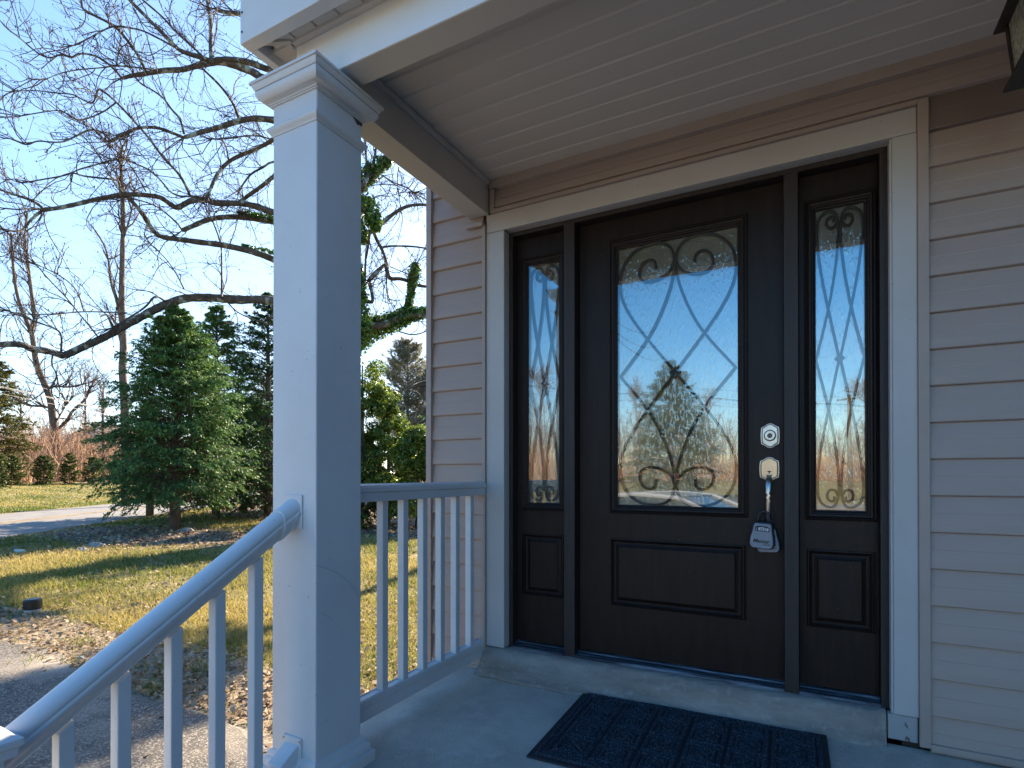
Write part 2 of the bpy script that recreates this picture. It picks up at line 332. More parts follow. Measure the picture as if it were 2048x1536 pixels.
def strip(name, fn, ts, os_, m, dz):
    v = []; f = []
    for t in ts:
        for o in os_: x, y = fn(t, o); v.append((x, y, gz(x, y)+dz))
    k = len(os_)
    for i in range(len(ts)-1):
        for j in range(k-1): f.append((i*k+j, i*k+j+1, (i+1)*k+j+1, (i+1)*k+j))
    mb = MB(); mb.v = v; mb.f = f; return mb.build(name, m)
rd = lambda t, o: (-.8*o - .6*t, -.6*o + .8*t)
def rw(t, o):
    j = .10*math.sin(t*1.7)+.06*math.sin(t*4.1+1) if o < 12 else (.1*math.sin(t*1.3+2) if o > 17 else 0)
    return rd(t, o+j)
struct(strip('road', rw, list(np.arange(-160, 200, .5)), [11.5, 12.5, 14.4, 16.3, 17.4], M['road'], .006))
for o in (14.25, 14.52): struct(strip('road_marking', rd, list(np.arange(-160, 200, 2)), [o, o+.11], M['yellow'], .011))
# driveway apron in front of and left of the porch
def driveway():
    edge = [(-12.5, -1.1), (-9, -.55), (-7.2, -.15), (-6.3, -.12), (-5.7, -.02), (-5.2, -.1), (-4.6, -.28), (-3.97, -.27), (-3.33, -.22), (-2.65, -.29), (-2.2, -.36), (-1.5, -.4), (3.2, -.5), (4.5, -.6)]
    top = []
    for (a, b), (c, d) in zip(edge, edge[1:]):
        n = max(2, int((c-a)/.08))
        for i in range(n): t = i/n; top.append((a+(c-a)*t+random.uniform(-.015, .015), b+(d-b)*t+random.uniform(-.03, .03)))
    v = []; f = []
    for x, y in top: v += [(x, y, G0+.002), (x, y-.04, G0+.02), (x+.25*max(0, -3-x)*0, -9.4+(x+3)*0, G0+.02)]
    for i in range(len(top)-1): f += [(3*i, 3*i+1, 3*i+4, 3*i+3), (3*i+1, 3*i+2, 3*i+5, 3*i+4)]
    mb = MB(); mb.v = v; mb.f = f; return struct(mb.build('driveway', M['asphalt']))
driveway()

# ------------------------------------------------------------------ porch floor, sill, steps
XL, XR = -1.575, 4.08
mb = MB(); mb.prism([(-1.30, G0-.2), (-1.30, -.046), (-1.292, -.04), (.02, -.018), (.02, G0-.2)], (XL, 0, 0), (0, 1, 0), (0, 0, 1), (XR-XL, 0, 0))
struct(mb.build('porch_floor', M['conc'], bevel=.004))
for k in range(2):
    mb = MB(); z = -.04-.17*(k+1); mb.box(-1.36, 1.2, -1.305-.28*(k+1), -1.305-.28*k if k else -1.302, G0-.2, z); struct(mb.build('porch_step', M['conc'], bevel=.006))
# mortar sill with an uneven rolled edge
def sill():
    prof = [(.12, .09), (.05, .094), (.012, .096), (-.004, .088), (-.014, .072), (-.020, .048), (-.027, .022), (-.036, .004), (-.048, -.010), (-.066, -.0200)]
    n = 120; v = []; f = []
    for i in range(n+1):
        x = -1.44+(1.68)*i/n; a = math.sin(x*7)*.004+math.sin(x*23+1)*.0022+math.sin(x*61)*.001; end = 1-.35*sm(.19, .24, x)
        for j, (y, z) in enumerate(prof):
            k = 0 if j < 2 else 1
            yy = y+a*k*(1+.8*(j > 6))-(.055*(1-sm(-1.0, -.2, x))-.014)*(j-3)/6*(j > 3); zz = z+a*.5*k
            if end < 1 and j > 1: yy = .03+(yy-.03)*end; zz = z*(1-.0*(1-end))
            v.append((x, yy, zz if j < 8 else z))
        v.append((x, .12, -.03))
    m = len(prof)+1
    for i in range(n):
        for j in range(m-1): f.append((i*m+j, i*m+j+1, (i+1)*m+j+1, (i+1)*m+j))
    f += [tuple(range(m)), tuple(n*m+j for j in reversed(range(m)))]
    mb = MB(); mb.v = v; mb.f = f; return struct(mb.build('sill_step', M['sill'], smooth=True))
sill()

# ------------------------------------------------------------------ house with siding
house = thing('house', (-1.78, 0, G0), 'tan vinyl sided house wall around the dark front door', 'house')
mb = MB(); mb.box(-1.765, -1.35, .035, 7, G0-.2, 2.8); mb.box(.29, 7, .035, 7, G0-.2, 2.8); mb.box(-1.35, .29, .16, 7, G0-.2, 2.8); mb.box(-1.35, .29, .035, .16, 2.20, 2.8); mb.build('wall', M['gap'], house)
S0 = .114; DS = .1272
sdata = {}
def board(x0, x1, z0, h=DS):
    """one clapboard course: the butt stands 12 mm proud and the face leans back; copies share mesh data"""
    key = (round(x0, 3), round(x1, 3), round(h, 3))
    if key not in sdata:
        # profile in (y, z), exterior is -y
        pr = [(.012, -.004), (-.0055, 0.0), (-.0075, .003), (-.0055, .030), (-.0005, h*.50), (-.0008, h*.53), (.0095, h+.004), (.030, h+.004), (.030, -.004)]
        mb = MB(); mb.prism(pr, (x0, 0, 0), (0, 1, 0), (0, 0, 1), (x1-x0, 0, 0)); o = mb.build('siding_board', M['siding'], house); sdata[key] = o.data
    else:
        o = bpy.data.objects.new('siding_board', sdata[key]); COL.objects.link(o); o.parent = house; o.matrix_parent_inverse = Matrix.Translation(-house.location)
    o.location.z = z0
    return o
for k in range(-1, 17):
    z = S0+DS*k
    if k < 18 and z > -.02: board(.368, 4.08, z)
    if z > -.03 and k < 17: board(-1.752, -1.447, z)
for k in range(17, 21): board(-1.752, -1.447, S0+DS*k)
for k in range(-5, -1): board(-1.752, -1.58, S0+DS*k)
board(.368, 4.08, S0+DS*17-DS, DS)
board(-1.373, 4.08, S0+DS*17, .092)
for z0, x0, x1 in ((S0-DS-.005, .368, 2.6),): pass
def pc(name, m, *bx, bevel=.0015, parent=house):
    mb = MB()
    for b in bx: mb.box(*b)
    return mb.build(name, m, parent, bevel=bevel)
# trims around siding
pc('corner_post', M['jtrim'], (-1.784, -1.752, -.022, .03, G0+.1, 2.78), (-1.784, -1.765, .03, .10, G0+.1, 2.78))
pc('trim_channel', M['jtrim'], (.3355, .367, -.016, .03, .002, 2.262))
pc('trim_channel', M['jtrim'], (.367, 4.08, -.018, .03, -.004, .018))
pc('trim_channel', M['jtrim'], (-1.445, -1.428, -.012, .03, -.02, 2.20))
pc('trim_channel', M['jtrim'], (-1.752, -1.428, -.014, .03, -.028, -.005))
pc('trim_channel', M['jtrim'], (-1.40, .3355, -.014, .03, 2.2485, 2.2655))
pc('trim_channel', M['jtrim'], (-1.40, -1.374, -.0165, .03, 2.2655, 2.365))
pc('ceiling_channel', M['jtrim'], (-1.40, 4.08, -.022, .03, 2.367, 2.408))
pc('mount_block', M['jtrim'], (-1.53, -1.432, -.03, -.008, 2.19, 2.213), bevel=.004)
pc('flashing_strip', M['caulk'], (-1.447, -1.4285, -.004, .0, -.02, .10))
# unseen wing, added to block light from the porch's right
pc('added_wing_wall', M['siding'], (4.1, 9.5, -7.5, .03, G0-.2, 2.8), bevel=0)
mb = MB(); mb.add([(3.8, -7.8, 2.8), (9.8, -7.8, 2.8), (9.8, 3, 2.8), (3.8, 3, 2.8), (6.8, -7.8, 4.2), (6.8, 3, 4.2)], [(0, 1, 4), (3, 5, 2), (0, 4, 5, 3), (1, 2, 5, 4), (0, 3, 2, 1)]); mb.build('added_wing_roof', M['shingle'], house)
# left flank of the house and its roof, mostly out of view
mb = MB()
for k in range(25):
    z = G0+.15+.127*k; mb.prism([(0, 0), (-.014, .002), (-.002, .127), (0.01, .127)], (-1.765, .10, z), (1, 0, 0), (0, 0, 1), (0, 6.9, 0))
sd = mb.build('flank_siding', M['siding'], house); sd['kind'] = 'stuff'
mb = MB(); mb.add([(-2.05, .0, 2.85), (7.3, 0, 2.85), (7.3, 3.4, 3.9), (-2.05, 3.4, 3.9), (7.3, 7.3, 2.85), (-2.05, 7.3, 2.85), (-2.05, .0, 2.78), (7.3, 0, 2.78), (7.3, 7.3, 2.78), (-2.05, 7.3, 2.78)],
    [(0, 1, 2, 3), (3, 2, 4, 5), (6, 7, 1, 0), (6, 9, 8, 7), (9, 5, 4, 8), (0, 3, 5), (0, 5, 9, 6), (1, 4, 2), (1, 7, 8, 4)])
mb.build('roof', M['shingle'], house)

# ------------------------------------------------------------------ porch roof, beams, ceiling
proof = thing('porch_roof', (0, -.6, 2.24), 'white porch roof with tan soffit boards and boxed beams over the front door', 'porch roof')
BZ = 2.245; CZ = 2.408
def pr_(name, m, *bx, bevel=.002): return pc(name, m, *bx, bevel=bevel, parent=proof)
pr_('front_beam', M['fascia'], (-1.52, 4.08, -1.092, -1.0905, BZ+.0015, 2.398))
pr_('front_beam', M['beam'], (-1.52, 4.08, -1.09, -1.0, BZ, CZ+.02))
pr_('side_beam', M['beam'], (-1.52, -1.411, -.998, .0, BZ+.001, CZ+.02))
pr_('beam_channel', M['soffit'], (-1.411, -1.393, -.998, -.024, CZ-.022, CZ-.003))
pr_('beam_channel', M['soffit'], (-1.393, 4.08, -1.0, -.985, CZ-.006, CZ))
# ceiling boards, each 4 inches with a V groove between
def panel(name, L, wd, y0, x0, z, along='x'):
    pr = [(.0, .013), (.004, .006), (.010, 0), (wd-.003, 0), (wd-.0015, .008), (wd, .013), (wd, .019), (0, .019)]
    mb = MB()
    if along == 'x': mb.prism(pr, (x0, y0, z), (0, 1, 0), (0, 0, 1), (L, 0, 0))
    else: mb.prism(pr, (x0, y0, z), (1, 0, 0), (0, 0, 1), (0, L, 0))
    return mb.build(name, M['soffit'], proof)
y = -.004; k = 0
first = None
while y > -1.0:
    wd = min(.1, y+.985)
    if wd < .02: break
    if first is None or wd < .0999: o = panel('ceiling_board', 5.48, wd, y-wd, -1.40, CZ)
    else:
        o = bpy.data.objects.new('ceiling_board', first.data); COL.objects.link(o); o.parent = proof; o.matrix_parent_inverse = Matrix.Translation(-proof.location); o.location.y = -.1*k
    if first is None: first = o
    y -= wd; k += 1
# eaves: fascia boards, soffit strips, corner mitre
FX, FY = -1.655, -1.205
def fasc():
    mb = MB(); rise = .05; L = 5.7
    mb.add([(FX, FY, 2.368), (FX+L, FY, 2.368+rise*L*.0+.0), (FX+L, FY, 2.60), (FX, FY, 2.60), (FX, FY+.042, 2.368), (FX+L, FY+.042, 2.368), (FX+L, FY+.042, 2.60), (FX, FY+.042, 2.60)],
           [(0, 1, 2, 3), (4, 7, 6, 5), (0, 4, 5, 1), (3, 2, 6, 7), (0, 3, 7, 4), (1, 5, 6, 2)])
    return mb.build('front_fascia', M['fascia'], proof, bevel=.002)
fasc()
pr_('side_fascia', M['fascia'], (FX, FX+.030, FY+.043, -.03, 2.368, 2.60))
pr_('eave_channel', M['beam'], (-1.522, 4.08, -1.112, -1.0925, 2.386, 2.404))
pr_('eave_channel', M['beam'], (-1.541, -1.522, -1.09, -.03, 2.386, 2.404))
for i in range(56):
    mb = MB(); x = -1.60+.1*i; mb.prism([(.0, .008), (.004, .0), (.094, .0), (.098, .008), (.098, .014), (0, .014)], (x, -1.163, 2.396), (1, 0, 0), (0, 0, 1), (0, .052, 0)); mb.build('eave_board', M['soffit'], proof)
for i in range(11):
    mb = MB(); yy = -1.105+.1*i; mb.prism([(.0, .008), (.004, .0), (.094, .0), (.098, .008), (.098, .014), (0, .014)], (-1.625, yy, 2.3965), (0, 1, 0), (0, 0, 1), (.085, 0, 0)); mb.build('eave_board', M['soffit'], proof)
mb = MB(); mb.prism([(-.009, 0), (.009, 0), (.009, .006), (-.009, .006)], (-1.622, -1.162, 2.388), Vector((1, -1, 0)).normalized(), (0, 0, 1), (.098, .052, 0)); mb.build('mitre_strip', M['beam'], proof)
mb = MB(); mb.add([(FX, FY, 2.60), (4.1, FY, 2.60), (4.1, .03, 3.0), (FX, .03, 3.0), (FX, FY, 2.57), (4.1, FY, 2.57), (4.1, .03, 2.57), (FX, .03, 2.57)], [(0, 1, 2, 3), (4, 7, 6, 5), (0, 3, 7, 4), (1, 5, 6, 2), (0, 4, 5, 1)])
mb.build('roof_slab', M['shingle'], proof)
for px, py in ((484.3, 25), (484, 64)):
    p = onY(px, py, FY-.001); MB().tube([p, p+Vector((0, -.002, 0))], .0035, 8).build('nail_head', M['nickel_dark'], proof)

# ------------------------------------------------------------------ columns
def column(cx, cy, label):
    t = thing('porch_column', (cx, cy, -.045), label, 'column', 'square white columns holding the porch roof')
    h = .1
    mb = MB(); mb.box(cx-h, cx+h, cy-h, cy+h, -.03, 2.23); mb.build('shaft', M['vinyl'], t, bevel=.005, seg=3)
    # crown: fascia, step, cyma, fillet
    pf = [(.0005, 2.159), (.0055, 2.159), (.0055, 2.1625), (.0095, 2.1635), (.0095, 2.168), (.0135, 2.169)]
    for i in range(13):
        a = i/12; pf.append((.0135+.0265*math.sin(a*math.pi/2), 2.1695+.027*(1-math.cos(a*math.pi/2))))
    pf += [(.040, 2.1985), (.0365, 2.1995), (.0365, 2.2025), (.0405, 2.2035), (.0435, 2.209), (.0475, 2.217), (.0475, 2.2195), (.0525, 2.2205), (.0525, 2.2285), (.05, 2.230), (0, 2.230)]
    autos(MB().rings(pf, cx, cy, h).build('capital', M['vinyl'], t))
    nk = [(.0005, 2.060), (.003, 2.0605), (.0035, 2.064), (.0045, 2.066), (.008, 2.070), (.0125, 2.075), (.0145, 2.080), (.0148, 2.084), (.0135, 2.0865), (.010, 2.087), (.0095, 2.0895), (.006, 2.091), (.0045, 2.096), (.0005, 2.097)]
    autos(MB().rings(nk, cx, cy, h).build('neck_ring', M['vinyl'], t))
    bs = [(.032, -.046), (.034, -.040), (.034, .000), (.030, .004), (.023, .006), (.0235, .012), (.0225, .022), (.018, .030), (.012, .034), (.011, .040), (.008, .048), (.0005, .054)]
    autos(MB().rings(bs, cx, cy, h).build('base_moulding', M['vinyl'], t))
    return t
cA = column(-1.46, -1.052, 'square white column with moulded capital where the stair rail meets the porch')
cB = column(3.8, -1.052, 'square white column at the right end of the porch')
# torn strip of wrap under the capital, scuff marks on the porch-side face
pts = [(697, 219), (701, 221), (709, 226), (724, 236), (724.6, 243), (725, 252), (722, 253), (719, 249), (716, 251), (712, 245), (709, 239), (706, 234), (703, 230), (700, 224)]
mb = MB(); mb.add([onX(u, v, -1.3588) for u, v in pts], [tuple(range(len(pts)))]); mb.build('torn_patch', mat('exposed_wood', (.085, .055, .028), .9, (.05, .032, .018), 60, stretch=(1, 1, .2), bump=.002, bs=100), cA)
sp = [(632, 1131), (655, 1137), (680, 1149), (700, 1166), (713, 1184), (719, 1197), (721, 1204)]
mb = MB(); mb.tube([onX(u, v, -1.3598) for u, v in sp], .0006, 4); mb.tube([onX(u, v, -1.3598) for u, v in ((642, 1225), (652, 1231), (665, 1238))], .0005, 4)
mb.build('scuff', mat('scuff', (.25, .25, .26), .8), cA)

# ------------------------------------------------------------------ side railing
rx = -1.46
TOPP = [(-.032, .0), (.032, .0), (.032, .034), (.038, .037), (.038, .052), (.034, .060), (.022, .066), (-.022, .066), (-.034, .060), (-.038, .052), (-.038, .037), (-.032, .034)]
rail = thing('porch_railing', (rx, -.5, 0), 'level white railing between the column and the door casing', 'railing')
mb = MB(); mb.prism([(a, b) for a, b in TOPP], (rx, -.953, .849), (1, 0, 0), (0, 0, 1), (0, .945, 0)); mb.build('top_rail', M['vinyl'], rail, bevel=.0015)
LOWP = [(-.022, 0), (.022, 0), (.022, .048), (.027, .052), (.027, .074), (.021, .080), (.017, .080), (.017, .076), (-.017, .076), (-.017, .080), (-.021, .080), (-.027, .074), (-.027, .052), (-.022, .048)]
mb = MB(); mb.prism(LOWP, (rx, -.953, .046), (1, 0, 0), (0, 0, 1), (0, .945, 0)); mb.build('bottom_rail', M['vinyl'], rail, bevel=.001)
bmesh0 = None
for k in range(7):
    yc = onX((765.7, 807.2, 846.4, 882, 912.3, 941.4, 723.5)[k], 1100, rx+.016).y+.016 if k < 6 else -.945+.016
    if bmesh0 is None:
        mb = MB(); mb.box(rx-.016, rx+.016, -.016, .016, .118, .852); o = mb.build('baluster', M['vinyl'], rail, bevel=.003); bmesh0 = o
    else:
        o = bpy.data.objects.new('baluster', bmesh0.data); COL.objects.link(o); o.parent = rail; o.matrix_parent_inverse = Matrix.Translation(-rail.location)
        b = o.modifiers.new('bevel', 'BEVEL'); b.width = .003; b.segments = 2
    o.location.y = yc
# ------------------------------------------------------------------ stair railing
srail = thing('stair_railing', (rx, -1.5, 0), 'sloping white stair railing running down left from the column', 'railing')
a0 = Vector((rx, -1.154, .800)); a1 = Vector((rx, -1.892, .800-.738*.622))
HP = [(-.020, -.012), (.020, -.012), (.022, .004), (.030, .014), (.034, .024), (.034, .030), (.031, .034), (.033, .039), (.030, .050), (.022, .058), (.010, .062), (-.010, .062), (-.022, .058), (-.030, .050), (-.033, .039), (-.031, .034), (-.034, .030), (-.034, .024), (-.030, .014), (-.022, .004)]
mb = MB(); mb.prism(cut2(HP), a0+Vector((0, -.03, -.0187)), (1.05, 0, 0), (0, 0, 1.15), a1-a0-Vector((0, -.03, -.0187))); autos(mb.build('handrail', M['vinyl'], srail), 30)
HS = [(a*1.1, -.002+(b-.02)*1.1+.02) for a, b in HP]
mb = MB(); mb.prism(cut2(HS), a0, (1.05, 0, 0), (0, 0, 1.15), Vector((0, -.062, -.0386))); autos(mb.build('rail_bracket', M['vinyl'], srail), 30)
mb = MB(); mb.box(rx-.044, rx+.044, -1.1585, -1.1525, .775, .885); mb.build('rail_flange', M['vinyl'], srail, bevel=.004, seg=3)
mb = MB(); mb.prism([(a, b*.8) for a, b in LOWP], Vector((rx, -1.154, .02)), (1, 0, 0), (0, 0, 1), Vector((0, -.738, -.459))); mb.build('bottom_rail', M['vinyl'], srail, bevel=.001)
mb = MB(); mb.prism([(-.031, -.012), (.031, -.012), (.031, .078), (-.031, .078)], Vector((rx, -1.154, .018)), (1, 0, 0), (0, 0, 1), Vector((0, -.07, -.0435))); mb.build('rail_bracket', M['vinyl'], srail, bevel=.003)
mb = MB(); mb.box(rx-.042, rx+.042, -1.1585, -1.1525, -.005, .115); mb.build('rail_flange', M['vinyl'], srail, bevel=.005, seg=3)
for xx, zz in ((rx+.036, .105), (rx+.036, .004), (rx-.036, .105), (rx+.038, .825)):
    MB().tube([(xx, -1.158, zz), (xx, -1.162, zz)], .0042, 8).build('screw', M['nickel'], srail)
for u in (235.3, 342, 430.8, 508.6, 118):
    p = onX(u, 1300, rx+.016); yc = p.y+.016; zt = .800+(yc+1.154)*.622-.022; zb = .02+(yc+1.154)*.622+.05
    mb = MB(); w_ = .016; v = []
    for z, s in ((zb, 1), (zt, 1)):
        for xx, yy in ((-w_, -w_), (w_, -w_), (w_, w_), (-w_, w_)): v.append((rx+xx, yc+yy, z+.622*yy))
    mb.add(v, [(3, 2, 1, 0), (4, 5, 6, 7)]+[(i, (i+1) % 4, 4+(i+1) % 4, 4+i) for i in range(4)]); mb.build('baluster', M['vinyl'], srail, bevel=.003)
newel = thing('newel_post', (rx, -1.925, G0), 'white newel post with pyramid cap at the foot of the stair rail', 'newel post')
mb = MB(); mb.box(rx-.052, rx+.052, -1.997, -1.893, G0-.05, .405); mb.build('post', M['vinyl'], newel, bevel=.004)
MB().rings([(0, .385), (.012, .387), (.014, .405), (.02, .41), (.02, .423), (-.0515, .463)], rx, -1.945, .053).build('post_cap', M['vinyl'], newel, bevel=.002)

# ------------------------------------------------------------------ front door unit
door = thing('entry_door_set', (-.54, .05, .10), 'dark brown entry door with two glazed sidelights and white casing', 'door')
def dp(name, m, *bx, bevel=.0015, parent=door): return pc(name, m, *bx, bevel=bevel, parent=parent)
CT = 2.2475
# casing with a folded return
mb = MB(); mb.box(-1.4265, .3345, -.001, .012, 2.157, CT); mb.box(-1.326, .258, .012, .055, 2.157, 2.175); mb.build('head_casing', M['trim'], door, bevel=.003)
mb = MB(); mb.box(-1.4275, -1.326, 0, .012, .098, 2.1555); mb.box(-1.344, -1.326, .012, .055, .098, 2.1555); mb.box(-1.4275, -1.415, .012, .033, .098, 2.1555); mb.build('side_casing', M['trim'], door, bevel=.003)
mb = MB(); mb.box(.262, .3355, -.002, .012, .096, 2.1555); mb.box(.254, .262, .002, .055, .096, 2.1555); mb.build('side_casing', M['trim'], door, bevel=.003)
# rotted block under the right casing
mb = MB(); mb.box(.244, .333, .004, .04, .004, .094); mb.build('trim_block', mat('flaking_white_block', (.34, .34, .33), .8, (.13, .10, .07), 28, lo=.62, hi=.66, bump=.006, bs=30), door, bevel=.004)
# jambs, mullions, head (front faces at y = .05)
YF = .050; YS = .100
dp('head_jamb', M['jamb'], (-1.3255, .2535, YF, .14, 2.136, 2.1565))
dp('side_jamb', M['jamb'], (-1.3255, -1.305, YF, .14, .092, 2.1355)); dp('side_jamb', M['jamb'], (.229, .2535, YF, .14, .092, 2.1355))
dp('mullion', M['jamb'], (-1.0285, -.9745, YF-.002, .14, .092, 2.1355), bevel=.002); dp('mullion', M['jamb'], (-.090, -.0385, YF-.002, .14, .092, 2.1355), bevel=.002)
for a, b in ((-1.3045, -1.029), (-.974, -.0905), (-.038, .2285)):
    mb = MB(); mb.prism([(.040, .086), (.040, .104), (.046, .108), (.060, .109), (.063, .106), (.066, .110), (.080, .113), (.083, .110), (.086, .117), (.100, .119), (.13, .119), (.13, .086)], (a, 0, 0), (0, 1, 0), (0, 0, 1), (b-a, 0, 0)); mb.build('threshold', M['thresh'], door, bevel=.0008)
DT = 2.132; DB = .121
def slab(name, x0, x1, hole, pan):
    """leaf = stiles and rails around the glazed opening and the raised panel"""
    hx0, hx1, hz0, hz1 = hole; px0, px1, pz0, pz1 = pan
    mb = MB(); y0, y1 = YS, YS+.042
    xs = [x0, min(hx0, px0), max(hx1, px1), x1]
    mb.box(x0, hx0, y0, y1, DB, DT); mb.box(hx1, x1, y0, y1, DB, DT)
    for a, b in ((DB, pz0), (pz1, hz0), (hz1, DT)): mb.box(hx0, hx1, y0-.0006, y1-.001, a, b)
    mb.box(hx0, hx1, y0+.012, y1-.004, pz0, pz1)
    o = mb.build(name, M['door'], door)
    # outer beads
    fr = MB().frame(hx0-.004, hx1+.004, hz0-.004, hz1+.004, [(-.001, 0), (0, .009), (.005, .0115), (.009, .0085), (.011, .006), (.016, .009), (.022, .008), (.025, .004), (.029, .003), (.033, -.002), (.038, -.004), (.040, -.012)], y0)
    o2 = fr.build('glazing_bead', M['door'], o); 
    pn = MB().frame(px0, px1, pz0, pz1, [(0, .0005), (.002, .004), (.006, .005), (.009, .001), (.013, -.006), (.019, -.010), (.024, -.010), (.034, -.0045), (.038, -.001), (.041, .0005), (.043, .0005)], y0)
    i = .043; pn.add([(px0+i, y0-.0005, pz0+i), (px1-i, y0-.0005, pz0+i), (px1-i, y0-.0005, pz1-i), (px0+i, y0-.0005, pz1-i)], [(0, 1, 2, 3)])
    pn.build('raised_panel', M['door'], o)
    gx0, gx1, gz0, gz1 = hx0+.030, hx1-.030, hz0+.028, hz1-.028
    g = MB().add([(gx0, y0+.006, gz0), (gx1, y0+.006, gz0), (gx1, y0+.006, gz1), (gx0, y0+.006, gz1)], [(0, 1, 2, 3)]).build('glass_pane', M['glass'], o)
    g2 = MB().add([(gx0-.01, y0+.020, gz0-.01), (gx1+.01, y0+.020, gz0-.01), (gx1+.01, y0+.020, gz1+.01), (gx0-.01, y0+.020, gz1+.01)], [(0, 1, 2, 3)]).build('textured_pane', M['rain'], o)
    return o, (gx0, gx1, gz0, gz1)
leaf, gD = slab('door_leaf', -.968, -.093, (-.817, -.231, .776, 2.028), (-.817, -.240, .346, .656))
s2, gR = slab('sidelight', -.036, .227, (-.013, .220, .776, 2.028), (-.010, .212, .350, .656)); s2['label'] = 'right sidelight by the lock side'
s1, gL = slab('sidelight', -1.303, -1.031, (-1.276, -1.043, .776, 2.028), (-1.272, -1.050, .350, .656)); s1['label'] = 'left sidelight nearest the railing'
def chaikin(pts, n=3):
    for _ in range(n):
        q = [pts[0]]
        for a, b in zip(pts, pts[1:]): q += [a*.75+b*.25, a*.25+b*.75]
        pts = q+[pts[-1]]
    return pts
def scrolls(par, cz, cx, quad, wd, yy, dia):
    mb = MB()
    for q in quad:
        for sx in (1, -1):
            for sz in (1, -1):
                p = chaikin([Vector((cx+sx*dx, yy+(.0006 if sx > 0 else -.0006), cz+sz*dz)) for dx, dz in q]); mb.ribbon(p, wd, .006)
    mb.prism([(-dia, 0), (0, -dia*1.1), (dia, 0), (0, dia*1.1)], (cx, yy-.0032, cz), (1, 0, 0), (0, 0, 1), (0, .007, 0))
    return mb.build('caming_scroll', M['came'], par)
YC = .110
def quadify(pts, sx, ox, oy, cpx):
    c = onY(ox+cpx[0]/sx, oy+cpx[1]/sx, YC); r = []
    for q in pts:
        r.append([(lambda p: (abs(p.x-c.x), p.z-c.z))(onY(ox+a/sx, oy+b/sx, YC)) for a, b in q])
    return r, c
qd, c = quadify([[(418, 728), (548, 555), (640, 420), (690, 320), (709, 240), (700, 160), (668, 105), (610, 73), (560, 68), (500, 78), (450, 105), (422, 150), (414, 215)],
              [(706, 712), (548, 545), (480, 430), (435, 320), (418, 250), (414, 205)],
              [(416, 190), (430, 235), (470, 258), (530, 264), (585, 242), (600, 198), (582, 156), (545, 146), (512, 165), (508, 205)]], 2.4, 1180, 440, (414, 735))
scrolls(leaf, 1.402, (gD[0]+gD[1])/2, qd, .0115, YC, .026)
qs, c = quadify([[(226, 850), (265, 665), (290, 540), (305, 430), (311, 350), (303, 305), (275, 287), (245, 292), (230, 320), (225, 370)],
              [(318, 855), (265, 665), (238, 520), (228, 430), (225, 370)],
              [(227, 335), (238, 358), (262, 356), (274, 332), (262, 311), (243, 316), (243, 334)]], 1.873, 1560, 260, (223, 855))
for par, g in ((s2, gR), (s1, gL)): scrolls(par, 1.402, (g[0]+g[1])/2, qs, .0095, YC, .018)
# hardware
def plate(u0, u1, v0, v1, name, par):
    a = onY(u0, v1, YS-.006); b = onY(u1, v0, YS-.006); cx = (a.x+b.x)/2; cz = (a.z+b.z)/2; hw = (b.x-a.x)/2; hh = (b.z-a.z)/2
    sh = [(0, 1), (.34, .93), (.55, .80), (.92, .68), (.96, .60), (1, .35), (1.02, 0), (1, -.35), (.96, -.60), (.92, -.68), (.55, -.80), (.34, -.93), (0, -1), (-.34, -.93), (-.55, -.80), (-.92, -.68), (-.96, -.6), (-1, -.35), (-1.02, 0), (-1, .35), (-.96, .6), (-.92, .68), (-.55, .8), (-.34, .93)]
    def lay(s, y0, y1, nm, m, pp):
        mb = MB(); mb.prism([(cx+x*hw*s, cz+z*hh*(1-(1-s)*hw/hh*.8)) for x, z in sh], (0, y0, 0), (1, 0, 0), (0, 0, 1), (0, y1-y0, 0)); return mb.build(nm, m, pp, bevel=.0012)
    o = lay(1, YS-.004, YS, name, M['nickel'], par)
    lay(.90, YS-.0052, YS-.0035, 'plate_groove', M['nickel_dark'], o); lay(.80, YS-.009, YS-.004, 'plate_face', M['nickel_reflect' if name == 'handle_plate' else 'nickel'], o)
    return o, cx, cz, hw, hh
db, cx, cz, hw, hh = plate(1521.5, 1559, 845.5, 896.5, 'deadbolt', door)
def disc(cx, cz, r, y0, y1, nm, m, par, n=28, bev=.0015):
    mb = MB(); mb.prism([(cx+r*math.cos(2*math.pi*k/n), cz+r*math.sin(2*math.pi*k/n)) for k in range(n)], (0, y0, 0), (1, 0, 0), (0, 0, 1), (0, y1-y0, 0)); return mb.build(nm, m, par, bevel=bev)
disc(cx, cz, hw*.66, YS-.016, YS-.008, 'cylinder_collar', M['nickel_dark'], db); disc(cx, cz, hw*.56, YS-.021, YS-.010, 'cylinder_ring', M['nickel'], db); disc(cx, cz-.001, hw*.29, YS-.0225, YS-.012, 'key_plug', M['nickel_dark'], db)
MB().box(cx-.0010, cx+.0010, YS-.0230, YS-.0222, cz-.005, cz+.004).build('keyway', M['ink'], db)
hp, cx, cz, hw, hh = plate(1519, 1558.5, 913.5, 962.5, 'handle_plate', door)
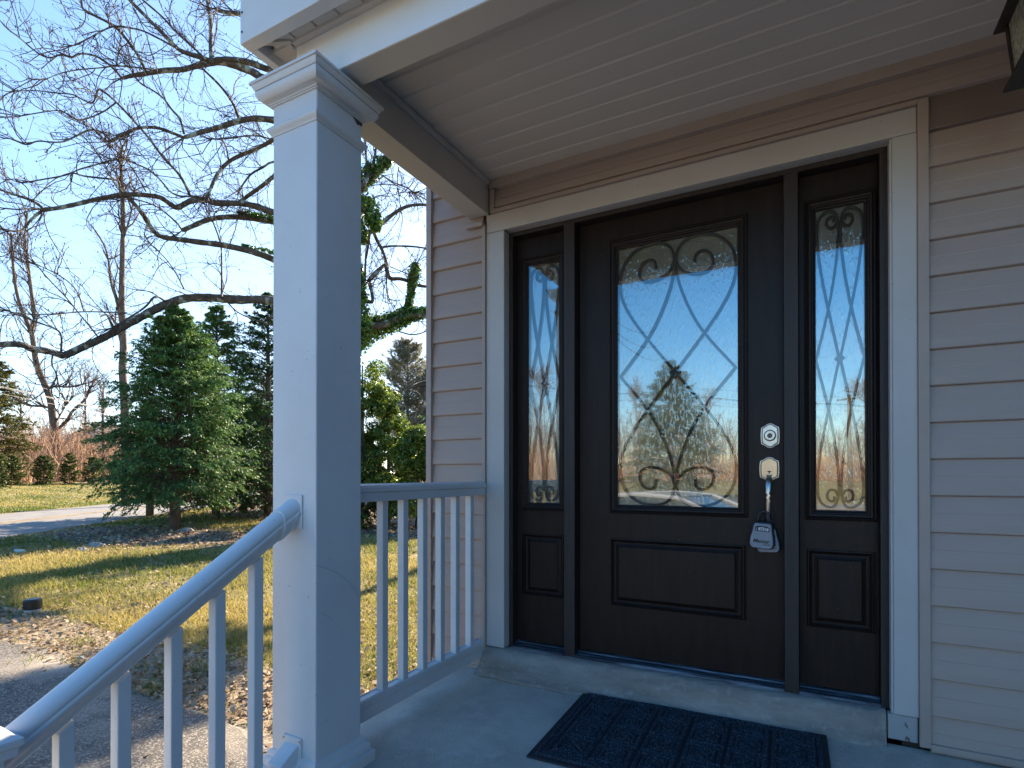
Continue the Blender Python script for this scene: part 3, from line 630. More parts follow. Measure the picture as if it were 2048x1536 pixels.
# grip: springs from the plate, bows out and runs down
gp = [(0, 0.006, -.030), (0, -.022, -.040), (.0, -.040, -.052), (0, -.050, -.075), (-.0005, -.055, -.11), (-.001, -.054, -.15), (-.0015, -.048, -.185), (-.002, -.036, -.212), (-.002, -.014, -.226), (-.002, .004, -.228)]
gr = [.012, .0125, .0135, .0125, .0105, .0095, .0095, .010, .011, .012]
pp = chaikin([Vector((cx+a, YS+b, cz+c_)) for a, b, c_ in gp], 2); rr = np.interp(np.linspace(0, 1, len(pp)), np.linspace(0, 1, len(gr)), gr)
MB().tube(pp, list(rr), 14).build('grip', M['nickel'], hp, smooth=True)
mb = MB(); mb.box(cx-.0125, cx+.0125, YS-.024, YS-.0095, cz-.0255, cz-.0215); mb.build('thumb_latch', M['nickel'], hp, bevel=.0015)
mb = MB(); mb.add([(cx+a*.0105, YS-.0098, cz-.0105+b*.0105) for a, b in ((-1, .35), (-.35, .12), (-.15, .4), (.15, .4), (.35, .12), (1, .35), (.3, -.25), (.16, -.3), (.16, -.8), (-.16, -.8), (-.16, -.3), (-.3, -.25))], [(0, 1, 11), (1, 2, 3, 4, 6, 7, 10, 11), (4, 5, 6), (7, 8, 9, 10)]); mb.build('winged_emblem', M['ink'], hp)
disc(cx-.002, cz-.228, .015, YS-.006, YS, 'grip_foot', M['nickel'], hp)

# key lock boxes hanging on the grip
def text_mesh(s, size, m, par, loc, shear=0, sx=1, rot=None, name='lettering'):
    cu = bpy.data.curves.new('t', 'FONT'); cu.body = s; cu.size = size; cu.align_x = 'CENTER'; cu.align_y = 'CENTER'; cu.extrude = .0002; cu.shear = shear; cu.offset = size*.02
    to = bpy.data.objects.new('t', cu); COL.objects.link(to); bpy.context.view_layer.update()
    me = bpy.data.meshes.new_from_object(to.evaluated_get(bpy.context.evaluated_depsgraph_get())); bpy.data.objects.remove(to); 
    o = bpy.data.objects.new(name, me); me.materials.clear(); me.materials.append(m); COL.objects.link(o); o.parent = par
    o.location = loc; o.rotation_euler = rot or (R(90), 0, 0); o.scale = (sx, 1, 1); return o
def lockbox(loc, rz, tilt, label, sc_=1.0):
    t = thing('key_lock_box', loc, label, 'lock box', 'key lock boxes hanging from the door handle')
    t.rotation_euler = (R(0), R(tilt), R(rz)); t.scale = (sc_,)*3
    def b(mb, n, m, **k):
        me_o = mb.build(n, m, None, **k); me_o.parent = t; return me_o
    body = [(-.024, 0), (.024, 0), (.030, -.006), (.033, -.030), (.038, -.050), (.040, -.075), (.036, -.086), (.028, -.090), (-.028, -.090), (-.036, -.086), (-.040, -.075), (-.038, -.050), (-.033, -.030), (-.030, -.006)]
    mb = MB(); mb.prism(body, (0, -.004, 0), (1, 0, 0), (0, 0, 1), (0, .030, 0)); b(mb, 'body', M['boxblack'], bevel=.004, seg=3)
    face = [(x*.90, z*.93-.0045) for x, z in body]
    mb = MB(); mb.prism(face, (0, -.010, 0), (1, 0, 0), (0, 0, 1), (0, .010, 0)); b(mb, 'face_plate', M['boxgrey'], bevel=.0025, seg=3)
    arc = [Vector((.018*math.cos(a), .010, -.002+max(0, math.sin(a))*.030+.008)) for a in np.linspace(math.pi, 0, 11)]
    mb = MB(); mb.tube([Vector((-.018, .010, -.006))]+arc+[Vector((.018, .010, -.006))], .0048, 8); b(mb, 'shackle', M['boxblack'], smooth=True)
    mb = MB(); mb.prism([(-.022, -.031), (.022, -.031), (.023, -.018), (.016, -.0135), (0, -.012), (-.016, -.0135), (-.023, -.018)], (0, -.0108, 0), (1, 0, 0), (0, 0, 1), (0, .001, 0)); b(mb, 'dial_surround', M['ink'])
    mb = MB(); mb.prism([(-.019, -.028), (.0195, -.028), (.020, -.0195), (0, -.0165), (-.019, -.0195)], (0, -.0114, 0), (1, 0, 0), (0, 0, 1), (0, .001, 0)); b(mb, 'dial_window', M['lens'])
    mb = MB(); mb.box(-.0175, -.0115, -.0122, -.0113, -.0275, -.0185); b(mb, 'release_slide', M['ink'])
    text_mesh('3333', .0115, M['ink'], t, (.0035, -.0117, -.0235), name='dial_digits')
    text_mesh('Master', .0175, M['ink'], t, (-.001, -.0106, -.064), shear=.25, sx=1.05); text_mesh('LOCK', .006, M['ink'], t, (.017, -.0106, -.0745), sx=1.5)
    return t
c0 = onY(1527, 1043, .035)
lb2 = lockbox((c0.x+.011, .066, c0.z-.026), -3, -3, 'grey key lock box behind the other, showing only its lower edge', 1.12)
lb1 = lockbox((c0.x-.001, .030, c0.z-.002), -5, 4, 'grey key lock box hanging in front, its dials reading 3333', 1.18)

# ------------------------------------------------------------------ doormat
mt = thing('doormat', (-.405, -.335, -.02), 'dark blue-black ribbed doormat lying before the door', 'doormat')
def doormat():
    W_, D_ = .925, .60; n, k = 300, 200
    X = np.linspace(-W_/2, W_/2, n); Y = np.linspace(-D_/2, D_/2, k); xx, yy = np.meshgrid(X, Y, indexing='ij')
    ex = W_/2-np.abs(xx); ey = D_/2-np.abs(yy); e = np.minimum(ex, ey)
    h = np.where(e < .016, .0035, .010)
    h = np.where((e > .028) & (e < .036), .003, h)
    # moulded tile pattern: cells with grooves and crossing diagonals
    cx_ = (xx+W_/2-.055) % .1385; cy_ = (yy+D_/2-.055) % .1385; ins = e > .045
    g = np.minimum(np.minimum(cx_, .1385-cx_), np.minimum(cy_, .1385-cy_))
    h = np.where(ins & (g < .0065), .0032, h)
    h = np.where(ins & (np.abs(g-.024) < .0034), .0045, h)
    par = (np.floor((xx+W_/2-.055)/.1385)+np.floor((yy+D_/2-.055)/.1385)) % 2
    dg = np.where(par > .5, np.abs(cx_-cy_), np.abs(cx_+cy_-.1385)); h = np.where(ins & (dg < .007) & (g > .024), .0045, h)
    r = np.hypot(cx_-.069, cy_-.069); h = np.where(ins & (np.abs(r-.030) < .0036), .0045, h)
    h0 = h.copy(); h = h + RNG.uniform(-.0022, .0022, h.shape)*(e > .014)
    z = h+.0
    v = np.stack([xx, yy, z], -1).reshape(-1, 3); i = np.arange(n*k).reshape(n, k); f = np.stack([i[:-1, :-1], i[1:, :-1], i[1:, 1:], i[:-1, 1:]], -1).reshape(-1, 4)
    o = npmesh('pile', v, f, M['mat']); o.parent = mt
    me = o.data; me.materials.append(M['rubber']); low = (h0.reshape(-1) < .0062)[f].all(-1); me.polygons.foreach_set('material_index', low.astype(np.int32))
    mb = MB(); mb.box(-W_/2-.006, W_/2+.006, -D_/2-.006, D_/2+.006, -.004, .0032); b = mb.build('rubber_backing', M['rubber']); b.parent = mt
    b.modifiers.new('bevel', 'BEVEL').width = .0015
doormat()
mt.rotation_euler = (R(.95), 0, R(1.6)); mt.location = (-.408, -.352, -.0195)
for k, (u, v) in enumerate(((1451, 1437), (1190, 1454), (1527, 1458), (1414, 1476), (1588, 1510), (1638, 1512), (1365, 1439), (1700, 1495), (1250, 1500))):
    d = ray(u, v); p = CAM+d*((-.014-CAM.z)/d.z); a = random.uniform(0, 6); L = random.uniform(.004, .009)
    A = Vector((math.cos(a), math.sin(a), 0))*L; B = Vector((-math.sin(a), math.cos(a), 0))*L*.35
    o = MB().add([p-A, p-B+Vector((0, 0, .002)), p+A+Vector((0, 0, .001)), p+B], [(0, 1, 2, 3)]).build('leaf_crumb', M['leaf']); tag(o, ['tan leaf crumb on the back edge of the doormat, centre', 'leaf crumb near the left edge of the doormat', 'leaf crumb right of centre on the doormat', 'leaf crumb in the middle of the doormat', 'leaf crumb near the right end of the doormat', 'leaf crumb at the right front of the doormat', 'leaf crumb at the back left of the doormat', 'leaf crumb on bare concrete right of the doormat', 'leaf crumb at the left front of the doormat'][k], 'leaf', 'leaf crumbs around the doormat')

rg_ = random.Random(5)
mb = MB()
for k in range(420):
    x = rg_.uniform(-1.5, .9); y = rg_.uniform(-1.25, -.05); q = rg_.uniform(.0008, .0024)
    if rg_.random() < .5: y = -.07-abs(rg_.gauss(0, .05))-.05*(x < -.9)
    z = -.018+.0169*y+.0006; a = rg_.uniform(0, 6)
    mb.add([(x+q*math.cos(a+j*2.1), y+q*math.sin(a+j*2.1), z) for j in range(3)]+[(x, y, z+q*.9)], [(0, 1, 3), (1, 2, 3), (2, 0, 3)])
tag(mb.build('grit', M['leaf']), 'fine grit and leaf dust scattered over the porch concrete', 'grit', kind='stuff')
# ------------------------------------------------------------------ lantern
lt = thing('porch_lantern', (.6, -.4, 2.4), 'black box lantern with seeded glass hanging beside the door', 'lantern')
def lantern():
    cx, cy = .602, -.385; zb, zt = 2.066, 2.262
    def sq(h, z): return [(cx-h, cy-h, z), (cx+h, cy-h, z), (cx+h, cy+h, z), (cx-h, cy+h, z)]
    mb = MB()
    v = sq(.100, zb)+sq(.100, zb+.008)+sq(.088, zb+.030)+sq(.066, zb+.030)+sq(.066, zb)
    f = []
    for k in range(4):
        for i in range(4): a = 4*k+i; b_ = 4*k+(i+1) % 4; f.append((a, b_, b_+4, a+4))
    for i in range(4): f.append((16+i, 16+(i+1) % 4, (i+1) % 4, i))
    mb.add(v, f); mb.build('base_ring', M['lantern'], lt, bevel=.001)
    for sx in (-1, 1):
        for sy in (-1, 1):
            MB().tube([(cx+sx*.078, cy+sy*.078, zb+.026), (cx+sx*.092, cy+sy*.092, zt)], .0065, 4).build('corner_bar', M['lantern'], lt)
    for k in range(4):
        a = sq(.079, zb+.028); b_ = sq(.090, zt); i = k; j = (k+1) % 4
        MB().add([a[i], a[j], b_[j], b_[i]], [(0, 1, 2, 3)]).build('glass_pane', M['clear'], lt)
    MB().add(sq(.118, zt-.006)+sq(.118, zt)+sq(.035, zt+.085)+sq(.035, zt+.1)+sq(.088, zt-.006), [(i, (i+1) % 4, 4+(i+1) % 4, 4+i) for i in range(4)]+[(4+i, 4+(i+1) % 4, 8+(i+1) % 4, 8+i) for i in range(4)]+[(8+i, 8+(i+1) % 4, 12+(i+1) % 4, 12+i) for i in range(4)]+[(12, 13, 14, 15)]+[(i, 16+i, 16+(i+1) % 4, (i+1) % 4) for i in range(4)]).build('cap_roof', M['lantern'], lt, bevel=.001)
    mb = MB()
    for q in range(7):
        h = .112-.011*q; z = zt+.006+.0113*q
        s = sq(h, z)
        for i in range(4): mb.tube([s[i], s[(i+1) % 4]], .0022, 4)
    mb.build('roof_ribs', M['lantern'], lt)
    MB().tube([(cx, cy, zt+.095), (cx, cy, 2.385)], .008, 8).build('stem', M['lantern'], lt)
    MB().tube([(cx, cy, 2.385), (cx, cy, 2.408)], .06, 20).build('ceiling_plate', M['lantern'], lt)
    MB().tube([(cx, cy, zt+.02), (cx, cy, zt-.04)], .014, 12).build('socket', M['lantern'], lt)
    pts = [(cx, cy, zt-.04), (cx, cy, zt-.055), (cx, cy, zt-.075), (cx, cy, zt-.10), (cx, cy, zt-.118), (cx, cy, zt-.125)]
    MB().tube(pts, [.013, .018, .027, .030, .020, .004], 16).build('bulb', M['bulb'], lt, smooth=True)
lantern()

# ================================================================== vegetation and distance
def unit(a): return a/np.maximum(np.linalg.norm(a, axis=-1, keepdims=True), 1e-9)
def grow(p0, d0, L, wob=.25, up=.15, m=6):
    """N curved shoots: returns points (N,m,3)"""
    N = len(p0); pts = np.zeros((N, m, 3)); pts[:, 0] = p0; d = unit(d0); st = (L/(m-1))[:, None]
    turn = RNG.normal(0, wob, (N, 3))
    for i in range(1, m):
        pts[:, i] = pts[:, i-1]+d*st
        d = unit(d+turn*.7+RNG.normal(0, wob*.8, (N, 3))+np.array([0, 0, up]))
    return pts
def tubes(pts, r0, r1, n=3):
    N, m, _ = pts.shape; t = np.zeros_like(pts); t[:, 1:-1] = pts[:, 2:]-pts[:, :-2]; t[:, 0] = pts[:, 1]-pts[:, 0]; t[:, -1] = pts[:, -1]-pts[:, -2]; t = unit(t)
    ref = np.tile(np.array([.13, .31, .94]), (N, m, 1)); ref[np.abs((t*ref).sum(-1)) > .93] = (1, 0, 0)
    a = unit(np.cross(t, ref)); b = np.cross(t, a); s = np.linspace(0, 1, m)[None, :, None]
    r = np.asarray(r0).reshape(-1, 1, 1)*(1-s)+np.asarray(r1).reshape(-1, 1, 1)*s
    v = np.stack([pts+r*(a*math.cos(2*math.pi*k/n)+b*math.sin(2*math.pi*k/n)) for k in range(n)], 2).reshape(-1, 3)
    base = (np.arange(N)*m*n)[:, None, None]+(np.arange(m-1)*n)[None, :, None]; k = np.arange(n)[None, None, :]; k2 = (k+1) % n
    f = np.stack([base+k, base+k2, base+n+k2, base+n+k], -1).reshape(-1, 4)
    return v, f
def shoots_from(pts, per, lo, hi, lmin, lmax, spread=1.0, up=.2, bias=None, s0=.15):
    """start points and directions of side shoots along existing polylines (N,m,3)"""
    N, m, _ = pts.shape; idx = np.repeat(np.arange(N), per); s = RNG.uniform(s0, 1, len(idx))*(m-1); i = np.minimum(s.astype(int), m-2); fr = (s-i)[:, None]
    a = pts[idx, i]; b = pts[idx, i+1]; p = a*(1-fr)+b*fr; d = unit(b-a)+RNG.normal(0, spread*.6, (len(idx), 3))+np.array([0, 0, up])
    if bias is not None: d = d+bias
    L = RNG.uniform(lmin, lmax, len(idx))*(1-.45*s/(m-1)); return p, unit(d), L
def quads(c, d, n_, L, W):
    """leaf quads: centre c, along d, side = d x n_"""
    d = unit(d); s = unit(np.cross(d, n_)); L = np.asarray(L).reshape(-1, 1); W = np.asarray(W).reshape(-1, 1); nn = np.cross(s, d)
    v = np.stack([c-d*L*.5, c+s*W*.5+nn*L*.06, c+d*L*.5-nn*L*.10, c-s*W*.5+nn*L*.06], 1).reshape(-1, 3); f = np.arange(len(c)*4).reshape(-1, 4); return v, f
def merge(parts):
    V = []; Fs = []; b = 0
    for v, f in parts: V.append(v); Fs.append(f+b); b += len(v)
    return np.concatenate(V), np.concatenate(Fs)
def seedheads(tips, size, n=1):
    c = np.repeat(tips, n, 0)+RNG.normal(0, size*.4, (len(tips)*n, 3)); s = size*RNG.uniform(.6, 1.3, (len(c), 1))
    off = np.array([[0, 0, -.6], [.42, 0, 0], [-.21, .36, 0], [-.21, -.36, 0], [0, 0, 1.0]])
    v = (c[:, None]+off[None]*s[:, None]).reshape(-1, 3); tri = np.array([[0, 2, 1], [0, 3, 2], [0, 1, 3], [4, 1, 2], [4, 2, 3], [4, 3, 1]])
    f = (np.arange(len(c))*5)[:, None, None]+tri; return v, f.reshape(-1, 3), np.repeat(RNG.uniform(0, 1, len(c)), 5)

# ---- the big bare tree whose limbs reach over the lawn
ZC = 15.5
tr_base = P(690, 1052, ZC); tr_base.z = gz(tr_base.x, tr_base.y)
big = thing('bare_tree', tr_base, 'large bare tree behind the porch column, its long limbs reaching left across the sky', 'tree')
def limb_pts(pts, sx, ox, oy, za, zb, ph=0):
    q = [(ox+a/sx, oy+b/sx) for a, b in pts]; n = len(q); out = []
    for i, (u, v) in enumerate(q):
        t = i/max(1, n-1); out.append(P(u, v, ZC+za+(zb-za)*t+.25*math.sin(ph+5*t)))
    if q[0][0] > 545 and q[0][0] < 680 and sx < 3: out = [P(686, q[0][1]+(q[0][1]-q[1][1])*.8, ZC)]+out
    return chaikin(out, 2)
C1 = (2.743, 0, 0); C2 = (2.743, 0, 520); C5 = (4.267, 700, 280); C6 = (4.04, 700, 620)
LIMBS = [  # traced centre lines (sight-line units), half widths, depth change
 (C1, [(1700,560),(1600,480),(1450,440),(1390,395),(1290,355),(1200,335),(1150,345),(1080,360),(1000,385),(900,385),(800,405),(720,415),(670,430)], 24, 7, -1, -2),
 (C1, [(670,430),(620,370),(560,325),(510,300),(430,290),(400,320),(330,295),(290,320),(240,310),(190,280),(100,200),(30,150),(0,110),(-60,60)], 6, 2.5, -2, -3),
 (C1, [(1700,470),(1536,400),(1450,375),(1380,345),(1280,325),(1180,330)], 17, 12, -1, -2),
 (C1, [(1160,340),(1100,315),(1000,285),(960,255),(880,170),(800,90),(750,40),(700,-10),(640,-90)], 11, 6, -2, -3),
 (C1, [(1160,345),(1155,250),(1157,150),(1150,80),(1135,0),(1110,-90)], 11, 7, -2, -1),
 (C1, [(1130,325),(1050,250),(970,180),(900,100),(830,40),(760,-20)], 6, 4, -2, -2.5),
 (C1, [(1600,100),(1450,80),(1310,75),(1250,72),(1180,50)], 16, 9, -1, -1.5),
 (C1, [(1360,120),(1260,50),(1205,-10)], 4, 3, -1, -2),
 (C1, [(960,260),(870,210),(780,165),(700,150),(620,140),(540,180),(480,215),(400,250)], 5, 2.5, -2, -3),
 (C1, [(800,390),(750,290),(690,210),(640,150),(590,120),(520,85),(455,60),(445,0),(440,-60)], 7, 5, -2, -2.5),
 (C1, [(860,385),(760,370),(640,360),(560,372),(440,380),(330,400),(240,440)], 4, 2, -2, -3),
 (C1, [(640,355),(650,280),(690,235),(760,300),(850,350)], 3.5, 2, -2, -3),
 (C1, [(1750,700),(1536,665),(1450,652),(1380,650),(1300,665),(1200,700),(1100,725),(1010,755)], 19, 9, -.5, -1.5),
 (C1, [(1010,755),(950,730),(870,700),(800,695),(730,710),(680,735),(610,775)], 8, 7, -1.5, -2),
 (C1, [(610,775),(570,730),(520,710),(480,715),(420,745),(350,780),(280,780),(200,770),(150,800),(80,770),(0,740),(-80,700)], 5.5, 2, -2, -3.4),
 (C1, [(1310,650),(1290,590),(1250,520),(1190,450),(1120,385)], 7, 5, -.8, -1.5),
 (C1, [(1010,735),(990,650),(940,600),(900,540),(840,495),(770,460),(740,420)], 6, 3, -1.3, -2),
 (C1, [(720,700),(640,640),(590,560),(500,500)], 3, 1.6, -1.6, -2.6),
 (C1, [(1700,700),(1536,740),(1480,780),(1400,820),(1300,860),(1250,890),(1200,940),(1160,1020),(1140,1085)], 11, 7, 0, -1),
 (C1, [(1255,880),(1240,800),(1220,770)], 5, 4, -.3, -.5),
 (C1, [(1500,770),(1420,742),(1300,750),(1160,765)], 4, 2.5, -.2, -1),
 (C1, [(1490,790),(1400,720),(1320,690)], 4, 2, -.2, 1),
 (C1, [(1045,1080),(1020,1020),(980,950),(920,890),(870,830),(820,760),(760,690),(640,560),(545,480),(530,510),(510,575),(450,545),(400,515),(300,510),(200,495),(80,500)], 7.5, 2, -.8, -2.5),
 (C1, [(640,560),(560,620),(440,665),(380,640),(340,600),(200,620),(100,640),(0,645)], 4, 2, -1.8, -3),
 (C1, [(1700,1260),(1536,1180),(1490,1160),(1400,1130),(1330,1115),(1250,1115),(1170,1115),(1140,1095),(1060,1095),(1010,1120),(970,1145),(920,1110),(880,1080),(800,1070),(700,1065),(620,1075),(500,1100),(400,1125),(300,1145),(240,1150)], 17, 8, 0, -2.6),
 (C1, [(240,1150),(200,1110),(120,1080),(0,1040),(-90,1000)], 7, 5, -2.6, -3.2),
 (C1, [(240,1150),(180,1190),(120,1275),(60,1265),(0,1255),(-80,1240)], 7, 4, -2.6, -3),
 (C1, [(235,1145),(160,1145),(100,1150),(0,1140),(-60,1130)], 4, 3, -2.6, -3),
 (C1, [(1650,880),(1495,970),(1440,1020),(1380,1060),(1310,1112)], 12, 8, 0, -.3),
 (C1, [(1495,880),(1440,920),(1380,950),(1340,1000),(1310,1050)], 6, 4, .5, 0),
 (C1, [(1700,1260),(1536,1220),(1490,1215),(1400,1200),(1310,1190),(1240,1190),(1150,1200),(1080,1230),(1000,1265)], 17, 10, .4, -.6),
 (C1, [(1000,1265),(970,1220),(900,1160),(840,1120),(700,1080)], 5, 2.5, -.6, -1.5),
 (C1, [(1750,1530),(1536,1440),(1480,1415),(1400,1385),(1300,1360),(1200,1340),(1100,1330),(1000,1315),(900,1305),(850,1280),(810,1220),(780,1170),(730,1110),(690,1075)], 19, 7, .3, -1.6),
 (C1, [(660,1070),(655,1000),(640,985),(540,975),(450,965),(400,945),(350,965),(200,990),(120,1005)], 6, 2.5, -2, -3),
 (C1, [(655,1000),(670,930),(660,880),(620,875),(540,900),(430,930),(400,945)], 5, 3, -2, -2.6),
 (C1, [(1140,1085),(1060,1078),(950,1075),(880,985),(820,930),(720,890),(650,840),(560,760)], 5, 2, -1, -2.5),
 (C1, [(800,1050),(740,940),(690,880)], 4, 2.5, -1.6, -2.2),
 (C2, [(1800,300),(1536,232),(1430,215),(1300,220),(1215,210),(1100,205),(1010,210),(930,235),(850,270),(780,310),(700,350),(630,395),(540,440),(450,480),(350,528),(320,515),(240,495),(170,490),(130,465),(60,460),(0,465),(-90,470)], 24, 10, .6, -2.8),
 (C2, [(335,510),(340,400),(290,370),(200,340),(100,300),(0,260),(-60,230)], 5, 3, -2, -3),
 (C2, [(540,425),(490,360),(430,290),(360,200),(280,120),(210,40),(150,-40)], 4, 2, -1.4, -2.5),
 (C2, [(630,395),(600,320),(585,300)], 7, 4, -1.2, -1),
 (C2, [(905,225),(850,190),(800,260),(700,320),(600,380)], 6, 3, -.4, -1.4),
 (C2, [(290,515),(280,570),(310,620),(320,680),(290,700)], 4, 2, -2, -2),
 (C2, [(1215,205),(1217,100),(1215,0),(1215,-90),(1160,-230)], 6, 3.5, 0, .6),
 (C2, [(1230,210),(1300,290),(1400,330),(1500,360)], 4, 2.5, 0, 1),
 (C2, [(700,290),(560,285),(460,282),(300,296),(160,300),(0,275)], 4, 2, -1, -2.5),
 (C2, [(460,282),(430,180),(370,110),(280,60),(190,20)], 3.5, 2, -1.6, -2.4),
 (C2, [(1010,160),(960,60),(900,-20),(820,-90)], 4, 2, -.5, -1),
 # seen between column and wall
 (C5, [(-150,900),(60,420),(130,380),(240,270),(330,190),(420,130),(600,-40),(800,-200)], 32, 24, 0, 1.5),
 (C5, [(110,400),(150,330),(155,250),(135,150),(135,60),(120,-60)], 14, 9, -.3, .5),
 (C5, [(190,230),(215,120),(225,40),(240,-60)], 11, 8, 0, .5),
 (C5, [(60,880),(200,760),(270,710),(330,660),(400,610),(470,570),(560,550),(680,555),(800,545)], 22, 8, 0, 1.5),
 (C5, [(270,300),(380,370),(480,400),(560,460),(680,525),(800,600)], 6, 5, .6, 1.5),
 (C5, [(190,385),(290,380),(400,385),(500,440)], 4, 3, .5, 1.2),
 (C5, [(415,230),(400,350),(420,470),(430,590)], 4, 3, .5, 1),
 (C5, [(100,540),(170,520),(240,465),(330,490),(420,450),(540,445)], 4, 2, .2, 1),
 (C5, [(100,560),(180,730),(230,860),(280,940),(310,1040),(320,1080)], 15, 10, -.4, .6),
 (C5, [(260,920),(330,905),(450,905),(560,910),(680,930),(800,935)], 9, 6, .2, 1.3),
 (C5, [(310,1060),(270,1085),(200,1160),(160,1200)], 15, 15, .6, .3),
 (C5, [(160,1200),(185,1280),(200,1400),(110,1350),(60,1330)], 17, 10, .3, .2),
 (C5, [(310,1060),(315,1130),(340,1190),(430,1180),(520,1215),(590,1245),(700,1255),(800,1260)], 17, 11, .6, 1.3),
 (C5, [(308,1080),(310,1200),(322,1360)], 9, 3, .6, .8),
 (C5, [(170,800),(150,930),(130,1050),(130,1200)], 9, 9, -.2, 0),
 (C5, [(60,1560),(250,1600),(400,1520),(560,1490),(700,1500),(850,1480)], 30, 20, 0, 1.2),
 (C5, [(540,1400),(530,1300),(540,1200),(560,1080),(620,960),(660,870)], 6, 3, .8, 1.2),
 (C6, [(400,175),(500,205),(570,190),(640,160)], 6, 4, .8, 1.2),
 (C6, [(440,680),(490,620),(560,580),(650,565)], 6, 4, 2, 3),
 (C5, [(340,1080),(460,1130),(560,1170),(700,1240)], 4, 2, .6, 1.2),
]
limb_pl = []
tp = [tr_base+Vector((0, 0, -.2)), tr_base+Vector((0, 0, .5)), P(688, 900, ZC+.1), P(684, 760, ZC), P(680, 620, ZC+.1), P(684, 480, ZC), P(676, 340, ZC-.1), P(684, 200, ZC), P(690, 60, ZC), P(700, -160, ZC), P(690, -420, ZC)]
MB().tube(chaikin(tp, 2), list(np.interp(np.linspace(0, 1, 41+2*0+0), np.linspace(0, 1, 6), [.52, .42, .40, .36, .27, .12]))[:len(chaikin(tp, 2))] if len(chaikin(tp, 2)) == 41 else list(np.interp(np.linspace(0, 1, len(chaikin(tp, 2))), np.linspace(0, 1, 6), [.52, .42, .40, .36, .27, .12])), 14).build('trunk', M['bark'], big, smooth=True)
for i, (cc, pts, h0, h1, za, zb) in enumerate(LIMBS):
    q = limb_pts(pts, cc[0], cc[1], cc[2], za, zb, i)
    n = len(q); r = [(h0+(h1-h0)*k/(n-1))/cc[0]*(ZC+za)/F*random.uniform(1.02, 1.2) for k in range(n)]
    r[-1] *= .6
    MB().tube(q, r, 8 if h0 > 8 else 5).build('limb', M['bark'], big, smooth=True)
    a = np.array([tuple(p) for p in q]); s = np.linspace(0, len(a)-1, 24); k = np.minimum(s.astype(int), len(a)-2); fr = (s-k)[:, None]
    limb_pl.append((a[k]*(1-fr)+a[k+1]*fr, h0, h1, cc))
def big_twigs():
    L1p = []; L1d = []; L1L = []
    for a, h0, h1, cc in limb_pl:
        ln = np.linalg.norm(np.diff(a, axis=0), axis=1).sum(); n = max(3, int(ln*(3.8 if h0/cc[0] < 5 else 2.2)))
        p, d, L = shoots_from(a[None], n, 0, 0, .5, 2.1, 1.0, .12, s0=.05); L1p.append(p); L1d.append(d); L1L.append(L)
        t = np.repeat(a[-1:], 3, 0); L1p.append(t); L1d.append(unit(a[-1]-a[-4])+RNG.normal(0, .45, (3, 3))); L1L.append(RNG.uniform(.8, 2, 3))
    p = np.concatenate(L1p); d = np.concatenate(L1d); L = np.concatenate(L1L); A = grow(p, d, L, .24, .05, 8)
    p, d, L2 = shoots_from(A, 4, 0, 0, .25, 1.0, 1.0, .12); B = grow(p, d, L2, .22, .08, 6)
    p, d, L3 = shoots_from(B[::2], 2, 0, 0, .10, .42, 1.0, .1); Cc = grow(p, d, L3, .2, .1, 4)
    v, f = merge([tubes(A, .0145*np.ones(len(A)), .006), tubes(B, .0070*np.ones(len(B)), .0036), tubes(Cc, .0036*np.ones(len(Cc)), .0024)])
    o = npmesh('twigs', v, f, M['twig'], big); o['kind'] = 'stuff'
    tips = np.concatenate([A[:, -1], B[::2, -1], Cc[::3, -1]]); v, f, t = seedheads(tips, .032); o = npmesh('seed_heads', v, f, M['bud'], big, t); o['kind'] = 'stuff'
big_twigs()
def leafcloud(name, line, rad, n, size, m, parent, droop=.3, flat=False, jit=1.0):
    a = np.array([tuple(p) for p in line]); s = RNG.uniform(0, len(a)-1, n); k = np.minimum(s.astype(int), len(a)-2); fr = (s-k)[:, None]
    r = np.interp(s/(len(a)-1), np.linspace(0, 1, len(rad)), rad)[:, None]; g = RNG.normal(0, 1, (n, 3)); g = unit(g)*RNG.uniform(.35, 1.15, (n, 1))**.6*r*jit
    c = a[k]*(1-fr)+a[k+1]*fr+g; nn = unit(g+RNG.normal(0, .35, (n, 3))*r+np.array([0, 0, .2])*r); d = np.cross(nn, RNG.normal(0, 1, (n, 3)))+np.array([0, 0, -droop])
    sz = size*RNG.uniform(.6, 1.3, n); v, f = quads(c, d, nn, sz, sz*.85); o = npmesh(name, v, f, m, parent, np.repeat(RNG.uniform(0, 1, n)**1.6, 4)); o['kind'] = 'stuff'; return o
def PX(pts, cc, dz=0): return chaikin([P(cc[1]+a/cc[0], cc[2]+b/cc[0], ZC+dz) for a, b in pts], 1)
leafcloud('ivy', PX([(60,380),(130,330),(200,250),(280,190),(330,180)], C5, .2), [.28, .30, .24, .10], 1500, .085, M['ivy'], big)
leafcloud('ivy', PX([(60,560),(150,520),(190,620),(200,700),(230,750)], C5, -.3), [.15, .25, .30, .22, .1], 1500, .085, M['ivy'], big)
leafcloud('ivy', PX([(60,640),(110,800),(110,860)], C5, -.1), [.25, .18, .12], 700, .08, M['ivy'], big)
leafcloud('ivy', PX([(560,1060),(550,1140),(530,1220),(520,1300),(500,1400),(500,1480)], C5, .9), [.06, .22, .15, .12, .13, .2], 1900, .075, M['ivy'], big)
leafcloud('ivy', PX([(60,1650),(200,1600),(350,1560),(480,1500),(640,1470),(800,1470)], C5, .8), [.5, .42, .32, .26, .16, .12], 5200, .085, M['ivy'], big)
leafcloud('ivy', PX([(60,1080),(90,1200),(90,1400),(110,1560),(60,1700)], C5, -.2), [.14, .16, .22, .3, .5], 2600, .08, M['ivy'], big)
leafcloud('ivy', PX([(1536,1225),(1490,1200),(1400,1185),(1310,1165)], C1, .1), [.16, .15, .10, .05], 900, .07, M['ivy'], big)
